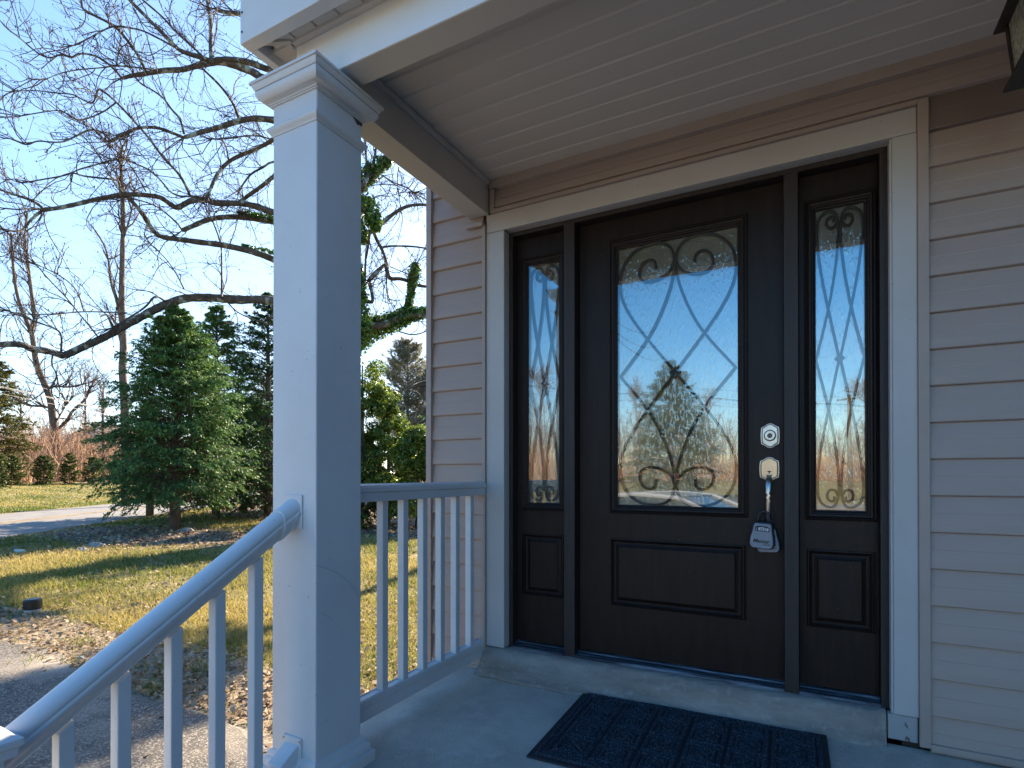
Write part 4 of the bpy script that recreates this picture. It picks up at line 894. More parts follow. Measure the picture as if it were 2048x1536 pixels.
leafcloud('ivy', PX([(1536,1400),(1450,1370),(1330,1345)], C1, .1), [.10, .07, .04], 500, .06, M['ivy'], big)
leafcloud('ivy', chaikin([P(690, 1020, ZC-.1), P(690, 850, ZC-.1), P(684, 700, ZC-.1), P(684, 500, ZC-.1), P(684, 330, ZC-.1)], 1), [.7, .62, .55, .5, .45], 9000, .09, M['ivy'], big)

# ---- other bare trees
def bare(name_label, base, pts, r0, r1, group=None, twigr=.010, n1=26, lmax=4.5, far=False, forks=(), bare_to=.35, per=(5, 3), cat='tree'):
    t = thing('bare_tree', base, name_label, 'tree', group)
    m = M['far_twig'] if far else M['bark2']; tm = M['far_twig'] if far else M['twig']
    q = chaikin([Vector(p) for p in pts], 2); MB().tube(q, list(np.linspace(r0, r1, len(q))), 8).build('trunk', m, t, smooth=True)
    lines = [(np.array([tuple(p) for p in q]), bare_to)]
    for fp, ra, rb in forks:
        z = chaikin([Vector(p) for p in fp], 2); MB().tube(z, list(np.linspace(ra, rb, len(z))), 6).build('limb', m, t, smooth=True); lines.append((np.array([tuple(p) for p in z]), .15))
    AA = []
    for a, s0 in lines:
        p, d, L = shoots_from(a[None], n1 if a is lines[0][0] else max(6, n1//3), 0, 0, lmax*.35, lmax, 1.1, .35, s0=s0); AA.append(grow(p, d, L, .18, .16, 8))
    A = np.concatenate(AA); p, d, L = shoots_from(A, per[0], 0, 0, lmax*.18, lmax*.5, 1.0, .2); B = grow(p, d, L, .2, .12, 6)
    p, d, L = shoots_from(B, per[1], 0, 0, lmax*.08, lmax*.25, 1.0, .15); Cc = grow(p, d, L, .2, .1, 4)
    v, f = merge([tubes(A, r0*.22*np.ones(len(A)), twigr), tubes(B, twigr*1.3*np.ones(len(B)), twigr*.6), tubes(Cc, twigr*.8*np.ones(len(Cc)), twigr*.5)])
    o = npmesh('twigs', v, f, tm, t); o['kind'] = 'stuff'; return t
# slim tree rising behind the conifer
z2 = 27
b2 = P(252, 965, z2); b2.z = gz(b2.x, b2.y)
pl = [(b2.x, b2.y, b2.z-.2)]+[tuple(P(u, v, z2)) for u, v in ((250, 800), (244, 740), (247, 700), (246, 668), (243, 600), (244, 540), (246, 470), (246, 400), (243, 350), (240, 320), (245, 290))]
bare('tall slim bare tree rising behind the left edge of the near conifer', b2, pl, .20, .05, twigr=.008, n1=20, lmax=3.2, bare_to=.4, per=(6, 3),
     forks=[([P(243, 650, z2), P(234, 600, z2), P(222, 570, z2), P(215, 500, z2), P(190, 460, z2-1)], .08, .03), ([P(246, 700, z2), P(236, 660, z2), P(228, 640, z2)], .07, .04), ([P(246, 480, z2), P(262, 430, z2), P(270, 380, z2)], .05, .02)])
# leaning two-forked tree across the road
b3 = onG(118, 961); z3 = (b3-CAM).dot(FW)
T = lambda a, b: P(a/2.743, 520+b/2.743, z3)
pl = [(b3.x, b3.y, b3.z-.3)]+[tuple(T(a, b)) for a, b in ((315, 1100), (302, 950), (287, 850), (278, 760), (240, 670), (205, 590), (190, 520), (180, 430), (172, 400), (190, 300), (172, 180), (150, 0), (130, -120), (150, -260))]
sc3 = z3/F/2.743
bare('leaning bare tree across the road with a forked trunk', b3, pl, 22*sc3, 5*sc3, twigr=.013, n1=30, lmax=5, bare_to=.3, per=(6, 3),
     forks=[([T(172, 400), T(140, 320), T(110, 250), T(85, 150), T(70, 20), T(60, -150)], 11*sc3, 5*sc3), ([T(270, 810), T(210, 800), T(150, 800), T(90, 760)], 8*sc3, 4*sc3), ([T(255, 710), T(300, 690), T(380, 700), T(460, 680)], 7*sc3, 4*sc3),
            ([T(315, 930), T(370, 880), T(400, 820), T(470, 770), T(500, 690)], 9*sc3, 4*sc3), ([T(300, 900), T(360, 800), T(370, 740)], 5*sc3, 3*sc3)])
# far trees along the skyline
far = [(40, 60, 9.5), (170, 70, 13), (205, 55, 9), (300, 75, 12), (420, 70, 12), (520, 80, 13), (-60, 55, 12), (760, 70, 12), (840, 62, 11), (900, 80, 12)]
words_ = ['far bare tree above the brush at the left edge of the view', 'far bare tree above the white gabled house', 'small far bare tree just left of the near conifer', 'far bare tree behind the near conifer', 'far bare tree seen over the dark evergreens', 'far bare tree beside the left side of the porch column', 'far bare tree beyond the left frame edge', 'far bare tree behind the ivy-clad trunk', 'far bare tree in the gap beside the house corner', 'far bare tree behind the house corner']
for (u, z, h), wd in zip(far, words_):
    p = P(u, 950, z); g = gz(p.x, p.y); b = Vector((p.x, p.y, g)); k = z/60
    bare(wd, b, [b, b+Vector((.2, 0, h*.3)), b+Vector((-.2, .1, h*.6)), b+Vector((.1, 0, h))], .22, .04, 'bare trees on the skyline', twigr=.016*k, n1=26, lmax=h*.42, far=True, bare_to=.2, per=(6, 3))

# ---- conifers
def conifer(label, base, H, rad, z0, m, trunk_r, whorls=46, per=8, ltw=13, leaf=(.085, .030), droop=.35, dens=8, seed=1, group=None, name='evergreen_tree', prof=None, lean=0, snags=0, nearb=None):
    rg = np.random.default_rng(seed); t = thing(name, base, label, 'tree', group); B = np.array(tuple(base))
    MB().tube([Vector(B)+Vector((0, 0, -.1)), Vector(B)+Vector((0, 0, H*.3)), Vector(B)+Vector((.03, 0, H*.7)), Vector(B)+Vector((0, 0, H))], [trunk_r*1.15, trunk_r, trunk_r*.5, .01], 10).build('trunk', M['bark2'], t, smooth=True)
    P0 = []; D = []; Ls = []
    for i in range(whorls):
        s = (i+rg.uniform(-.4, .4))/whorls; s = min(.995, max(0, s)); z = z0+(H-z0)*s
        Rr = rad*(np.interp(s, *prof) if prof else (1-s)**.8*(.75+.25*min(1, s*6)))
        for k in range(per):
            a = rg.uniform(0, 2*math.pi); P0.append(B+np.array([0, 0, z])); D.append([math.cos(a), math.sin(a), .25+.6*s+rg.normal(0, .12)]); Ls.append(max(.15, Rr*rg.uniform(.6, 1.12)))
    P0 = np.array(P0); D = np.array(D); Ls = np.array(Ls); N = len(P0); mm = 6; pts = np.zeros((N, mm, 3)); pts[:, 0] = P0; d = unit(D)
    for i in range(1, mm):
        pts[:, i] = pts[:, i-1]+d*(Ls/(mm-1))[:, None]; d = unit(d+rg.normal(0, .10, (N, 3))+np.array([0, 0, -droop*.35]))
    v, f = tubes(pts, .010+.012*Ls/rad, .003); o = npmesh('boughs', v, f, M['bark2'], t); o['kind'] = 'stuff'
    # twigs fanned to both sides, drooping at the tip, each carrying needle sprays
    idx = np.repeat(np.arange(N), ltw); s = rg.uniform(.22, 1, len(idx))**.8*(mm-1); i = np.minimum(s.astype(int), mm-2); fr = (s-i)[:, None]; a = pts[idx, i]; b = pts[idx, i+1]; p = a*(1-fr)+b*fr; bd = unit(b-a)
    side = unit(np.cross(bd, np.array([0, 0, 1.]))); sg = rg.choice([-1, 1], len(idx))[:, None]
    td = unit(bd*.8+side*sg*rg.uniform(.3, 1.2, (len(idx), 1))+rg.normal(0, .22, (len(idx), 3))); tl = (.16+.34*(1-s/(mm-1)))*np.clip(Ls[idx], .3, 1.3)
    kk = rg.uniform(.1, 1, (len(idx), dens)); c = p[:, None]+td[:, None]*(kk*tl[:, None])[..., None]+np.array([0, 0, -1.])*(kk**2*tl[:, None]*droop)[..., None]
    c = c.reshape(-1, 3)+rg.normal(0, .012, (len(idx)*dens, 3)); ld = np.repeat(td, dens, 0)+rg.normal(0, .55, (len(c), 3))+np.array([0, 0, -droop*.8]); nn = np.tile(np.array([0, 0, 1.]), (len(c), 1))+rg.normal(0, .45, (len(c), 3))
    L = leaf[0]*rg.uniform(.6, 1.4, len(c)); v, f = quads(c, ld, nn, L, leaf[1]*rg.uniform(.7, 1.3, len(c)))
    tw = np.repeat(rg.uniform(0, .55, len(idx)), dens)*rg.uniform(.5, 1, len(c))+.45*(kk.reshape(-1)**2); o = npmesh('foliage', v, f, m, t, np.repeat(np.clip(tw, 0, 1), 4)); o['kind'] = 'stuff'
    if snags:
        a = rg.uniform(0, 2*math.pi, snags); p = B+np.stack([a*0, a*0, rg.uniform(.25, z0+1.6, snags)], -1); d = np.stack([np.cos(a), np.sin(a), rg.uniform(-.5, .35, snags)], -1); A = grow(p, d, rg.uniform(.5, rad*.85, snags), .22, -.03, 7)
        q, d, L = shoots_from(A, 4, 0, 0, .2, .8, 1.1, -.1); Bb = grow(q, d, L, .25, -.02, 5); v, f = merge([tubes(A, .011, .004), tubes(Bb, .005, .003)]); o = npmesh('dead_boughs', v, f, M['snag'], t); o['kind'] = 'stuff'
    return t
M['snag'] = mat('dead_boughs', (.13, .095, .072), .9, (.20, .155, .12), 6)
tb = onG(350, 1060)
HP_ = ([0, .06, .15, .3, .5, .7, .85, 1], [.72, .92, 1.0, .92, .75, .52, .34, .06])
conifer('bushy green conifer on the lawn with bare lower trunk and tapering top', tb, 6.05, 2.15, .8, M['hemlock'], .125, whorls=72, per=9, ltw=16, dens=10, seed=3, prof=HP_, snags=46)
def cf(u, zc, top, rad, lab, seed, m='hemlock2', z0=.4, **k):
    p = P(u, 950, zc); g = gz(p.x, p.y); b = Vector((p.x, p.y, g)); H = P(u, top, zc).z-g
    return conifer(lab, b, H, rad, z0, M[m], .12, seed=seed, **k)
cf(432, 18.5, 610, 2.1, 'dark conifer close behind the right side of the near conifer', 4, 'hemlock', whorls=52, per=8, ltw=13, dens=8, prof=HP_, leaf=(.095, .034))
cf(300, 20.5, 800, 1.3, 'low dark conifer behind the left side of the near conifer', 14, whorls=36, per=8, ltw=11, dens=7, prof=HP_, leaf=(.11, .04))
cf(535, 20, 585, 2.3, 'dark evergreen standing just left of the porch column', 5, whorls=52, per=8, ltw=12, dens=8, prof=HP_, leaf=(.10, .036))
cf(488, 22, 800, 2.6, 'low dense evergreen filling the gap before the column', 6, whorls=36, per=8, ltw=12, dens=8, prof=([0, .3, .7, 1], [.9, 1, .8, .1]), leaf=(.12, .045))
cf(600, 22.5, 560, 2.4, 'tall dark evergreen hidden behind the porch column', 7, whorls=40, per=8, ltw=11, dens=7, prof=HP_, leaf=(.12, .045))
cf(-18, 42, 716, 3.0, 'olive green cedar across the road at the left edge', 8, 'cedar', whorls=44, per=9, ltw=12, dens=7, prof=([0, .2, .6, .85, 1], [.8, 1, .8, .45, .1]), leaf=(.20, .08), z0=.6)
cf(815, 34, 690, 2.3, 'pale pine with browned lower boughs in the gap beside the house corner', 9, 'pine', whorls=44, per=9, ltw=15, dens=8, prof=([0, .3, .7, 1], [1, 1, .85, .3]), leaf=(.22, .028), droop=-.1, z0=2.5)
cf(870, 36, 740, 2.6, 'pale pine partly hidden by the house corner', 10, 'pine', whorls=44, per=9, ltw=15, dens=8, prof=([0, .3, .7, 1], [1, 1, .85, .3]), leaf=(.22, .028), droop=-.1, z0=2.0)
conifer('unseen high-crowned pine added behind the house to shade the asphalt', Vector((-7.1, 12.8, G0)), 10.1, 1.15, 7.2, M['pine'], .16, whorls=26, per=9, ltw=14, dens=8, seed=77, prof=([0, .4, 1], [.8, 1, .5]), leaf=(.16, .05), droop=0)  # pine added out of view so its crown shades the driveway
for u_, z_, t_, l_ in ((930, 23, 690, 'evergreen behind the house corner, hidden from the porch steps'), (1010, 26, 700, 'second evergreen behind the house, hidden from the porch steps'), (1100, 29, 720, 'third evergreen behind the house, hidden from the porch steps')):
    cf(u_, z_, t_, 2.4, l_, int(u_), whorls=26, per=7, ltw=9, dens=6, prof=HP_, leaf=(.15, .06))  # guessed evergreens, added out of view behind the house
# broadleaf evergreens between column and house
def bush(label, u, v0, zc, top, rad, n, seed, m='holly', leaf=.085, name='holly_bush', group=None):
    rg = np.random.default_rng(seed); p = P(u, 950, zc); g = gz(p.x, p.y); b = np.array([p.x, p.y, g]); H = P(u, top, zc).z-g; t = thing(name, Vector(b), label, 'bush', group)
    MB().tube([Vector(b), Vector(b)+Vector((.05, 0, H*.4)), Vector(b)+Vector((0, .05, H*.8))], [.09, .06, .02], 8).build('trunk', M['bark2'], t, smooth=True)
    nb = 70; s = rg.uniform(0, 1, nb); pr = np.interp(s, [0, .15, .5, .8, 1], [.75, 1, .9, .55, .15]); a = rg.uniform(0, 2*math.pi, nb); rr = np.sqrt(rg.uniform(.15, 1, nb))*rad*pr*.8
    bc = b+np.stack([rr*np.cos(a), rr*np.sin(a), .25+s*(H-.5)], -1); br = rg.uniform(.32, .62, nb)*rad*.42
    k = rg.integers(0, nb, n); dirs = unit(rg.normal(0, 1, (n, 3))); c = bc[k]+dirs*(br[k]*rg.uniform(.35, 1.05, n)**.5)[:, None]*np.array([1, 1, .8])
    nn = dirs+rg.normal(0, .6, (n, 3)); d = np.cross(nn, rg.normal(0, 1, (n, 3)))+np.array([0, 0, -.25]); L = leaf*rg.uniform(.6, 1.3, n); v, f = quads(c, d, nn, L, L*.55)
    tt = rg.uniform(0, 1, n)**1.7*.8+.2*rg.uniform(0, 1, nb)[k]; o = npmesh('leaves', v, f, M[m], t, np.repeat(tt, 4)); o['kind'] = 'stuff'
    q = Vector(b); A = grow(np.tile(b+np.array([0, 0, .3]), (30, 1)), np.concatenate([rg.normal(0, .6, (30, 2)), np.ones((30, 1))], 1), rg.uniform(.5, .9, 30)*H*.8, .1, .05, 6); v, f = tubes(A, .02, .006); o = npmesh('stems', v, f, M['bark2'], t); o['kind'] = 'stuff'
    return t
bush('tall glossy holly beside the column, lit green from behind', 722, 0, 15.8, 640, 1.35, 26000, 21)
bush('broad rounded holly in front of the far pine', 775, 0, 16.5, 765, 1.15, 18000, 22)
bush('lower shaded laurel bush by the house corner', 835, 0, 15.5, 845, 1.35, 20000, 23, leaf=.10, name='laurel_bush')
bush('dark laurel bush behind the railing left of the house corner', 660, 0, 18, 800, 1.7, 12000, 24, leaf=.11, name='laurel_bush')
# young shrubs in a row beyond the road
for i, (u, v, top, r, lab) in enumerate(((-10, 976, 905, 1.1, 'young green shrub at the left end of the row beyond the road'), (22, 974, 912, .9, 'young green shrub second from the left in the row beyond the road'), (88, 971, 912, .95, 'young green shrub just left of the leaning bare tree'), (139, 970, 906, .8, 'slim young shrub just right of the leaning bare tree'), (186, 969, 915, 1.1, 'spreading young shrub left of the near conifer'), (232, 968, 918, .9, 'young shrub half behind the near conifer'))):
    g = onG(u, v); zc = (g-CAM).dot(FW); H = P(u, top, zc).z-g.z
    conifer(lab, g, H, r, .1, M['shrub'], .03, whorls=16, per=7, ltw=9, dens=6, leaf=(.16, .07), droop=.1, seed=30+i, group='young shrubs in a row beyond the road', name='young_shrub', prof=([0, .3, .7, 1], [.7, 1, .7, .15]))
def gzn(x, y):
    o = -.8*x-.6*y; s = np.clip((o-17.8)/18.2, 0, 1); z = G0+.95*s*s*(3-2*s); s = np.clip((o-36)/84, 0, 1); return z+1.6*s*s*(3-2*s)
# dry brush and scrub: a belt beyond the lawn on the far side of the road
def brush():
    N = 46000; t = np.where(RNG.uniform(0, 1, N) < .66, RNG.uniform(5, 115, N), RNG.uniform(-110, 5, N)); o = 32+RNG.uniform(0, 1, N)**.9*26
    x = -.8*o-.6*t; y = -.6*o+.8*t; s = np.clip((o-17.8)/18.2, 0, 1); z = G0+.95*s*s*(3-2*s); s = np.clip((o-36)/84, 0, 1); z = z+1.6*s*s*(3-2*s)
    h = RNG.uniform(1.6, 5.2, N)*(.75+.45*np.sin(t*.23)+.25*np.sin(t*.9+o*.3)).clip(.3, 1.4)*np.where(t < 5, .6, 1.2)
    A = grow(np.stack([x, y, z], -1), np.concatenate([RNG.normal(0, .35, (N, 2)), np.ones((N, 1))], 1), h, .22, .05, 4)
    v, f = tubes(A, .034, .014); ob = npmesh('brush', v, f, M['brush'], None, np.repeat(RNG.uniform(0, 1, N), 12)); tag(ob, 'belt of dry orange-brown scrub beyond the far lawn', 'brush', kind='stuff')
brush()
def woods():
    N = 900; t = np.where(RNG.uniform(0, 1, N) < .6, RNG.uniform(0, 190, N), RNG.uniform(-150, 0, N)); o = 66+RNG.uniform(0, 1, N)*34; x = -.8*o-.6*t; y = -.6*o+.8*t; z = gzn(x, y)
    A = grow(np.stack([x, y, z], -1), np.concatenate([RNG.normal(0, .12, (N, 2)), np.ones((N, 1))], 1), RNG.uniform(6, 11, N), .08, .1, 6)
    p, d, L = shoots_from(A, 9, 0, 0, 1.5, 4, .9, .4, s0=.3); B = grow(p, d, L, .16, .15, 5); p, d, L = shoots_from(B, 4, 0, 0, .6, 1.8, .9, .2); Cc = grow(p, d, L, .2, .1, 3)
    v, f = merge([tubes(A, .09, .03), tubes(B, .035, .02), tubes(Cc, .02, .013)]); ob = npmesh('far_woods', v, f, M['far_twig']); tag(ob, 'bare far-off woods behind the scrub', 'woods', kind='stuff')
woods()

# ---- ground cover
def wav(x, y, f): return .5+.25*np.sin(x*f*1.3+2*np.sin(y*f*.7))+.25*np.sin(y*f*1.7+1.3*np.sin(x*f*.9+1))
def cover_pts(N, r0, r1, pw, az0=-80, az1=-14):
    q = RNG.uniform(0, 1, N); e = 1-pw+1; r = (r0**e+(r1**e-r0**e)*q)**(1/e); a = np.radians(RNG.uniform(az0, az1, N)); x = r*np.sin(a); y = -2.4+r*np.cos(a); return x, y, r
def zone(x, y):
    o = -.8*x-.6*y; ok = ((o < 11.3) | (o > 17.6)) & (x < -1.85)
    li = np.maximum(np.exp(-(((x+14.5)/4.2)**2+((y-5.6)/1.9)**2)**1.5), np.clip((y+.28*(x+12)-8.2)/1.4, 0, 1)*(o < 10.5)); drive = (y < -.22)&(x > -13); dirt = (y < .4+.25*wav(x, y, 2.1)) & (y > -.3) & (x > -9)
    return ok, li, drive, dirt
def grass():
    x, y, r = cover_pts(600000, 2.4, 60, 1.75); ok, li, dr, di = zone(x, y); pat = wav(x, y, .9)*.5+wav(x+3, y, 3.1)*.5
    keep = ok & ~dr & (RNG.uniform(0, 1, len(x)) > li*1.5) & (RNG.uniform(0, 1, len(x)) < np.where(di, .07, .08+1.5*pat**1.5)); x, y, r, pat, li = x[keep], y[keep], r[keep], pat[keep], li[keep]; n = len(x)
    k = np.clip(r/6, .7, 6); h = RNG.uniform(.022, .062, n)*np.clip(k, .8, 1.6); wd = .0045*k; a = RNG.uniform(0, 2*math.pi, n); c = np.stack([x, y, gzn(x, y)], -1); s = np.stack([np.cos(a), np.sin(a), a*0], -1)*wd[:, None]
    tip = c+np.stack([RNG.normal(0, .5, n)*h, RNG.normal(0, .5, n)*h, h], -1); v = np.stack([c-s, c+s, tip], 1).reshape(-1, 3); f = np.arange(3*n).reshape(-1, 3)
    straw = np.clip(RNG.normal(.50, .27, n)+.9*(wav(x, y, .8)-.5)-.25*(r > 20), 0, 1); ob = npmesh('grass', v, f, M['grass'], None, np.repeat(straw, 3)); tag(ob, 'winter lawn of mixed green and straw grass', 'grass', kind='stuff')
    # tufts near the apron edge
    pts = []
    for (u, vv, q) in ((330, 1385, 60), (300, 1378, 40), (395, 1345, 60), (455, 1290, 50), (330, 1340, 25), (150, 1330, 30), (160, 1290, 50), (60, 1330, 30), (520, 1300, 50), (420, 1300, 40), (620, 1380, 40), (800, 1290, 50), (760, 1330, 50), (740, 1350, 40)):
        g = onG(u, vv); pts += [(g.x+random.gauss(0, .07), g.y+random.gauss(0, .05)) for _ in range(q)]
    a = np.array(pts); n = len(a); c = np.stack([a[:, 0], a[:, 1], a[:, 0]*0+G0], -1); g = RNG.uniform(0, 6.3, n); h = RNG.uniform(.05, .11, n); s = np.stack([np.cos(g), np.sin(g), g*0], -1)*.004; tip = c+np.stack([RNG.normal(0, .6, n)*h, RNG.normal(0, .6, n)*h, h], -1)
    v = np.stack([c-s, c+s, tip], 1).reshape(-1, 3); ob = npmesh('grass_tufts', v, np.arange(3*n).reshape(-1, 3), M['grass'], None, np.repeat(RNG.uniform(0, .35, n), 3)); tag(ob, 'green grass tufts along the edge of the asphalt', 'grass', kind='stuff')
grass()
def leaves():
    x, y, r = cover_pts(72000, 2.4, 30, 1.6); ok, li, dr, di = zone(x, y); pr = np.where(dr, .05*np.exp(-((y+.22)*-3)), np.where(di, .95, .16+.25*wav(x, y, 1.4)**2+.6*li)); keep = ok & (RNG.uniform(0, 1, len(x)) < pr); x, y, r = x[keep], y[keep], r[keep]; n = len(x)
    c = np.stack([x, y, gzn(x, y)+RNG.uniform(.008, .03, n)], -1); nn = np.array([0, 0, 1.])+RNG.normal(0, .45, (n, 3)); d = np.cross(nn, RNG.normal(0, 1, (n, 3))); L = RNG.uniform(.03, .075, n)*np.clip(r/8, .8, 1.8); v, f = quads(c, d, nn, L, L*RNG.uniform(.45, .9, n))
    ob = npmesh('fallen_leaves', v, f, M['leaf'], None, np.repeat(RNG.uniform(0, 1, n)**.9, 4)); tag(ob, 'tan and brown fallen leaves scattered over lawn and dirt edge', 'leaves', kind='stuff')
leaves()
# small things lying about
g = onG(65, 1226)
t = thing('standpipe_cap', g, 'small black capped pipe with a pale collar standing in the lawn', 'pipe')
MB().tube([g+Vector((0, 0, -.02)), g+Vector((0, 0, .045))], .075, 18).build('collar', M['pvcwhite'], t, bevel=.004)
MB().tube([g+Vector((0, 0, .045)), g+Vector((0, 0, .14)), g+Vector((0, 0, .155))], [.082, .082, .072], 18).build('cap', M['pvcblack'], t, bevel=.004)
def rock(u, v, s, lab, m='stone', name='pale_stone', fl=.45):
    g = onG(u, v); n = 12; rg = random.Random(u*7+v); mb = MB(); vv = []; ff = []
    for k, (zz, rr) in enumerate(((-.1, 1), (.35, .9), (.8, .5), (1, .05))):
        for i in range(n): a = 2*math.pi*i/n; q = rr*(1+rg.uniform(-.22, .22)); vv.append((g.x+s*q*math.cos(a), g.y+s*q*.7*math.sin(a), g.z+s*fl*zz*(1+rg.uniform(-.15, .15))))
    for k in range(3):
        for i in range(n): ff.append((k*n+i, k*n+(i+1) % n, (k+1)*n+(i+1) % n, (k+1)*n+i))
    mb.add(vv, ff); o = mb.build(name, M[m], None); tag(o, lab, 'stone'); return o
rock(190, 1093, .22, 'pale grey lump of stone in the shaded bare patch left of the conifer'); rock(165, 1102, .16, 'low pale stone beside the larger lump in the bare patch')
rock(160, 1317, .045, 'small pale stone on the dirt edge of the asphalt'); rock(8, 1241, .035, 'small white stone at the left edge of the lawn'); rock(456, 1311, .03, 'small white pebble beside the third stair baluster'); rock(372, 1063, .25, 'low earth-grey stone at the foot of the conifer trunk')
g = onG(36, 1107); o = MB().tube([g+Vector((-.1, 0, .04)), g+Vector((.12, .05, .04))], .035, 10).build('drink_can', M['white']); tag(o, 'crushed pale drink can lying on the shaded lawn', 'litter')

# ---- house, poles and cables in the distance
hz = 76; a = P(212, 950, hz); gzv = gz(a.x, a.y)
fh = thing('far_house', (a.x, a.y, gzv), 'distant house with brown roof and white gable beyond the scrub', 'house')
def hp3(u, v, d=0): return P(u, v, hz+d)
rt = (hp3(230, 950)-hp3(120, 950)).normalized(); bk = Vector((-rt.y, rt.x, 0))
def hb(u, v, dd): p = hp3(u, v); return p+bk*dd
e0 = hb(112, 884, 0); e1 = hb(196, 884, 0); r0_ = hb(112, 850, 5); r1_ = hb(212, 850, 5)
mb = MB(); e1b = hb(235, 884, 0); mb.add([hb(112, 882, -.6), hb(240, 882, -.6), hb(240, 850, 5), hb(112, 850, 5), hb(112, 882, 10.6), hb(240, 882, 10.6)], [(0, 1, 2, 3), (3, 2, 5, 4)]); mb.build('roof', M['shingle'], fh)
mb = MB(); p0 = hb(112, 882, 0); p1 = hb(240, 882, 0); q0 = Vector((p0.x, p0.y, gzv)); q1 = Vector((p1.x, p1.y, gzv)); mb.add([q0, q1, p1, p0, hb(112, 882, 10), hb(240, 882, 10), q0+bk*10, q1+bk*10], [(0, 1, 2, 3), (6, 4, 5, 7), (0, 3, 4, 6), (1, 7, 5, 2)]); mb.build('wall', M['housewall'], fh)
mb = MB(); A_, B_, C_ = hb(193, 872, -1.5), hb(224, 872, -1.5), hb(208, 850, -1.5); mb.add([A_, B_, C_, A_+bk*4, B_+bk*4, C_+bk*6, Vector((A_.x, A_.y, gzv)), Vector((B_.x, B_.y, gzv))], [(0, 1, 2), (6, 7, 1, 0)]); mb.build('gable', M['housewall'], fh)
mb = MB(); up_ = Vector((0, 0, .25)); mb.add([A_-bk*.3-rt*.3, C_-bk*.3+up_, C_+bk*6+up_, A_+bk*4-rt*.3, B_-bk*.3+rt*.3, B_+bk*4+rt*.3], [(0, 1, 2, 3), (1, 4, 5, 2)]); mb.build('gable_roof', M['shingle'], fh)
for i, u in enumerate((130, 150, 172)):
    q = hb(u, 893, -.05); mb = MB(); mb.prism([(-.45, -.6), (.45, -.6), (.45, .6), (-.45, .6)], q, rt, (0, 0, 1), bk*.04); mb.build('window', M['carglass'], fh)
def pole(t, lab):
    x, y = rd(t, 19.3); g = gz(x, y); th_ = thing('utility_pole', (x, y, g), lab, 'utility pole', 'utility poles along the far side of the road')
    MB().tube([(x, y, g), (x, y, 5.6)], [.14, .10], 10).build('post', M['pole'], th_, smooth=True)
    c = Vector((x, y, 5.35)); n_ = Vector((-.8, -.6, 0)); mb = MB(); mb.tube([c-n_*.7, c+n_*.7], .055, 4); mb.build('crossarm', M['pole'], th_)
pole(-29.1, 'weathered utility pole across the road, mirrored in the right sidelight'); pole(11, 'utility pole across the road beyond the left edge of the view'); pole(51, 'utility pole hidden behind the near conifers'); pole(91, 'far utility pole up the road')
for (z, r, m, off, lab) in ((5.5, .008, 'wire', .5, 'topmost thin cable strung along the far side of the road'), (5.02, .016, 'wire', 0, 'thick dark cable, middle of the roadside bundle'), (4.96, .007, 'wire_pale', -.1, 'pale cable just under the thick one along the road'), (4.66, .008, 'wire_pale', -.3, 'lowest pale cable strung along the road')):
    pts = []
    for t0 in (-69, -29.1, 11, 51, 91):
        for k in range(10):
            tt = t0+40*k/10; x, y = rd(tt, 19.3+off); pts.append((x, y, z-.35*(1-(2*k/10-1)**2)+.012*(tt-0)*0))
    o = MB().tube(pts, r, 5).build('cable', M[m]); tag(o, lab, 'cable', 'cables along the road')
for i, (dx, dz) in enumerate(((0, 0), (.25, .35), (.5, .75))):
    a = Vector((-6.0, -22+i, 6.8+dz)); b = Vector((-2.3-dx, 1.2, 3.9+dz*.6)); a = a+(a-b)*.3; pts = [a+(b-a)*k/14+Vector((0, 0, -1.1*(1-(2*k/14-1)**2))) for k in range(15)]
    o = MB().tube(pts, .011, 5).build('service_cable', M['wire']); tag(o, ['lowest of three service cables running to the house, mirrored in the door glass', 'middle of three service cables running to the house, mirrored in the door glass', 'highest of three service cables running to the house, mirrored in the door glass'][i], 'cable', 'service cables to the house')
# across the road, opposite the porch: what the door glass mirrors
conifer('broad green conifer across the road opposite the porch, mirrored in the door glass', Vector((-5.9, -24.5, gz(-5.9, -24.5))), 6.9, 2.5, .3, M['cedar'], .14, whorls=46, per=9, ltw=13, dens=7, seed=51, prof=HP_, leaf=(.17, .06))
for i, (x, y, h, lab) in enumerate(((-22, -44, 9, 'bare tree across the road opposite the porch, far left one'), (-14, -48, 7.5, 'bare tree across the road opposite the porch, left one'), (-8, -50, 7, 'bare tree across the road opposite the porch, behind the conifer'), (-2, -52, 8, 'bare tree across the road opposite the porch, near the pole'), (4, -50, 7.5, 'bare tree across the road opposite the porch, right one'), (-30, -40, 9, 'bare tree across the road opposite the porch, farthest left'))):
    b = Vector((x, y, gz(x, y))); bare(lab, b, [b, b+Vector((.1, 0, h*.4)), b+Vector((-.1, 0, h))], .2, .04, 'bare trees opposite the porch', twigr=.03, n1=26, lmax=h*.5, far=True, bare_to=.1, per=(6, 3))
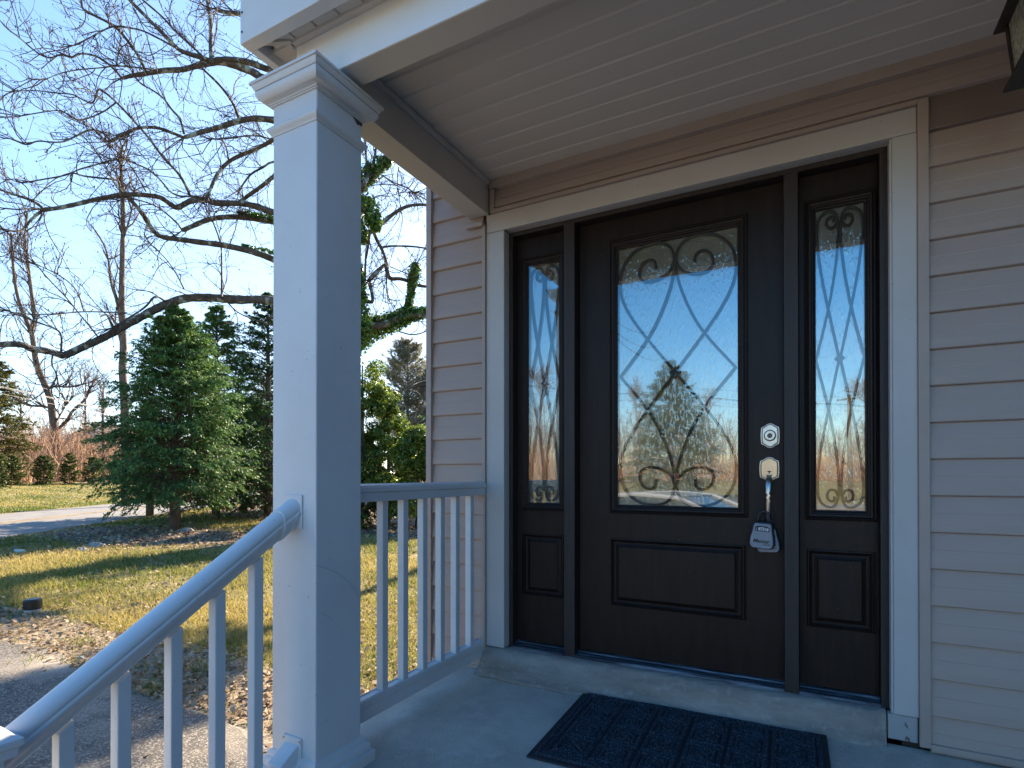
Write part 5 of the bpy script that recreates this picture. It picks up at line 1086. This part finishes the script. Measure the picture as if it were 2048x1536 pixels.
# parked car on the driveway behind the viewpoint
def car(cx, cy, rz):
    t = thing('parked_car', (cx, cy, G0+.02), 'low silver car parked on the driveway, its roof line mirrored in the door glass', 'car'); L = 4.3; sec = []
    prof = [(-2.15, .30, .62, .0), (-2.1, .22, .70, 0), (-1.5, .20, .78, 0), (-.95, .20, .84, .0), (1.35, .20, .88, 0), (1.9, .22, .86, 0), (2.12, .30, .74, 0)]
    mb = MB(); n = 12; vs = []
    for x, lo, hi, _ in prof:
        w_ = .86-.10*(abs(x) > 2)-.03*(abs(x) > 1.4)
        for y, z in ((-w_*.92, lo), (-w_, lo+.15), (-w_, hi-.22), (-w_*.93, hi-.04), (-w_*.6, hi), (0, hi+.03), (w_*.6, hi), (w_*.93, hi-.04), (w_, hi-.22), (w_, lo+.15), (w_*.92, lo), (0, lo)): vs.append((x, y, z))
    k = len(prof); mb.add(vs, [(i*n+j, (i+1)*n+j, (i+1)*n+(j+1) % n, i*n+(j+1) % n) for i in range(k-1) for j in range(n)]+[tuple(range(n)), tuple((k-1)*n+j for j in reversed(range(n)))])
    def pb(mb, nm, m, **kw): o = mb.build(nm, m, None, **kw); o.parent = t; return o
    pb(mb, 'body', M['carpaint'], smooth=True)
    mb = MB(); cab = [(-1.0, .84, .74), (-.35, 1.20, .60), (.2, 1.235, .58), (.75, 1.20, .58), (1.55, .88, .66)]; vs = []
    for x, z, w_ in cab: vs += [(x, -w_-.06, .84), (x, -w_, z-.04), (x, -w_*.6, z), (x, w_*.6, z), (x, w_, z-.04), (x, w_+.06, .84)]
    mb.add(vs, [(i*6+j, (i+1)*6+j, (i+1)*6+j+1, i*6+j+1) for i in range(4) for j in range(5)]); pb(mb, 'window_band', M['carglass'])
    mb = MB()
    for s in (-1, 1): mb.tube([(-1.02, s*.80, .85), (-.36, s*.60, 1.20), (.2, s*.585, 1.235), (.75, s*.58, 1.20), (1.55, s*.70, .89)], .028, 6)
    mb.add([(x, y, z+.012) for x, z, w_ in cab[1:4] for y in (-w_*.98, -w_*.5, w_*.5, w_*.98)], [(i*4+j, (i+1)*4+j, (i+1)*4+j+1, i*4+j+1) for i in range(2) for j in range(3)]); pb(mb, 'roof_panel', M['carpaint'], smooth=False)
    for x in (-1.35, 1.3):
        for s in (-1, 1):
            wh = MB().tube([(x, s*.66, .30), (x, s*.87, .30)], .30, 20); o = pb(wh, 'wheel', M['tyre'], bevel=.02); r_ = MB().tube([(x, s*.80, .30), (x, s*.875, .30)], .18, 12).build('rim', M['carpaint']); r_.parent = o
    for s in (-1, 1): mb = MB(); mb.box(-2.14, -2.0, s*.5-.14, s*.5+.14, .52, .64); pb(mb, 'headlight', M['lens'], bevel=.02)
    t.rotation_euler = (0, 0, rz)
car(-2.05, -5.2, R(12))
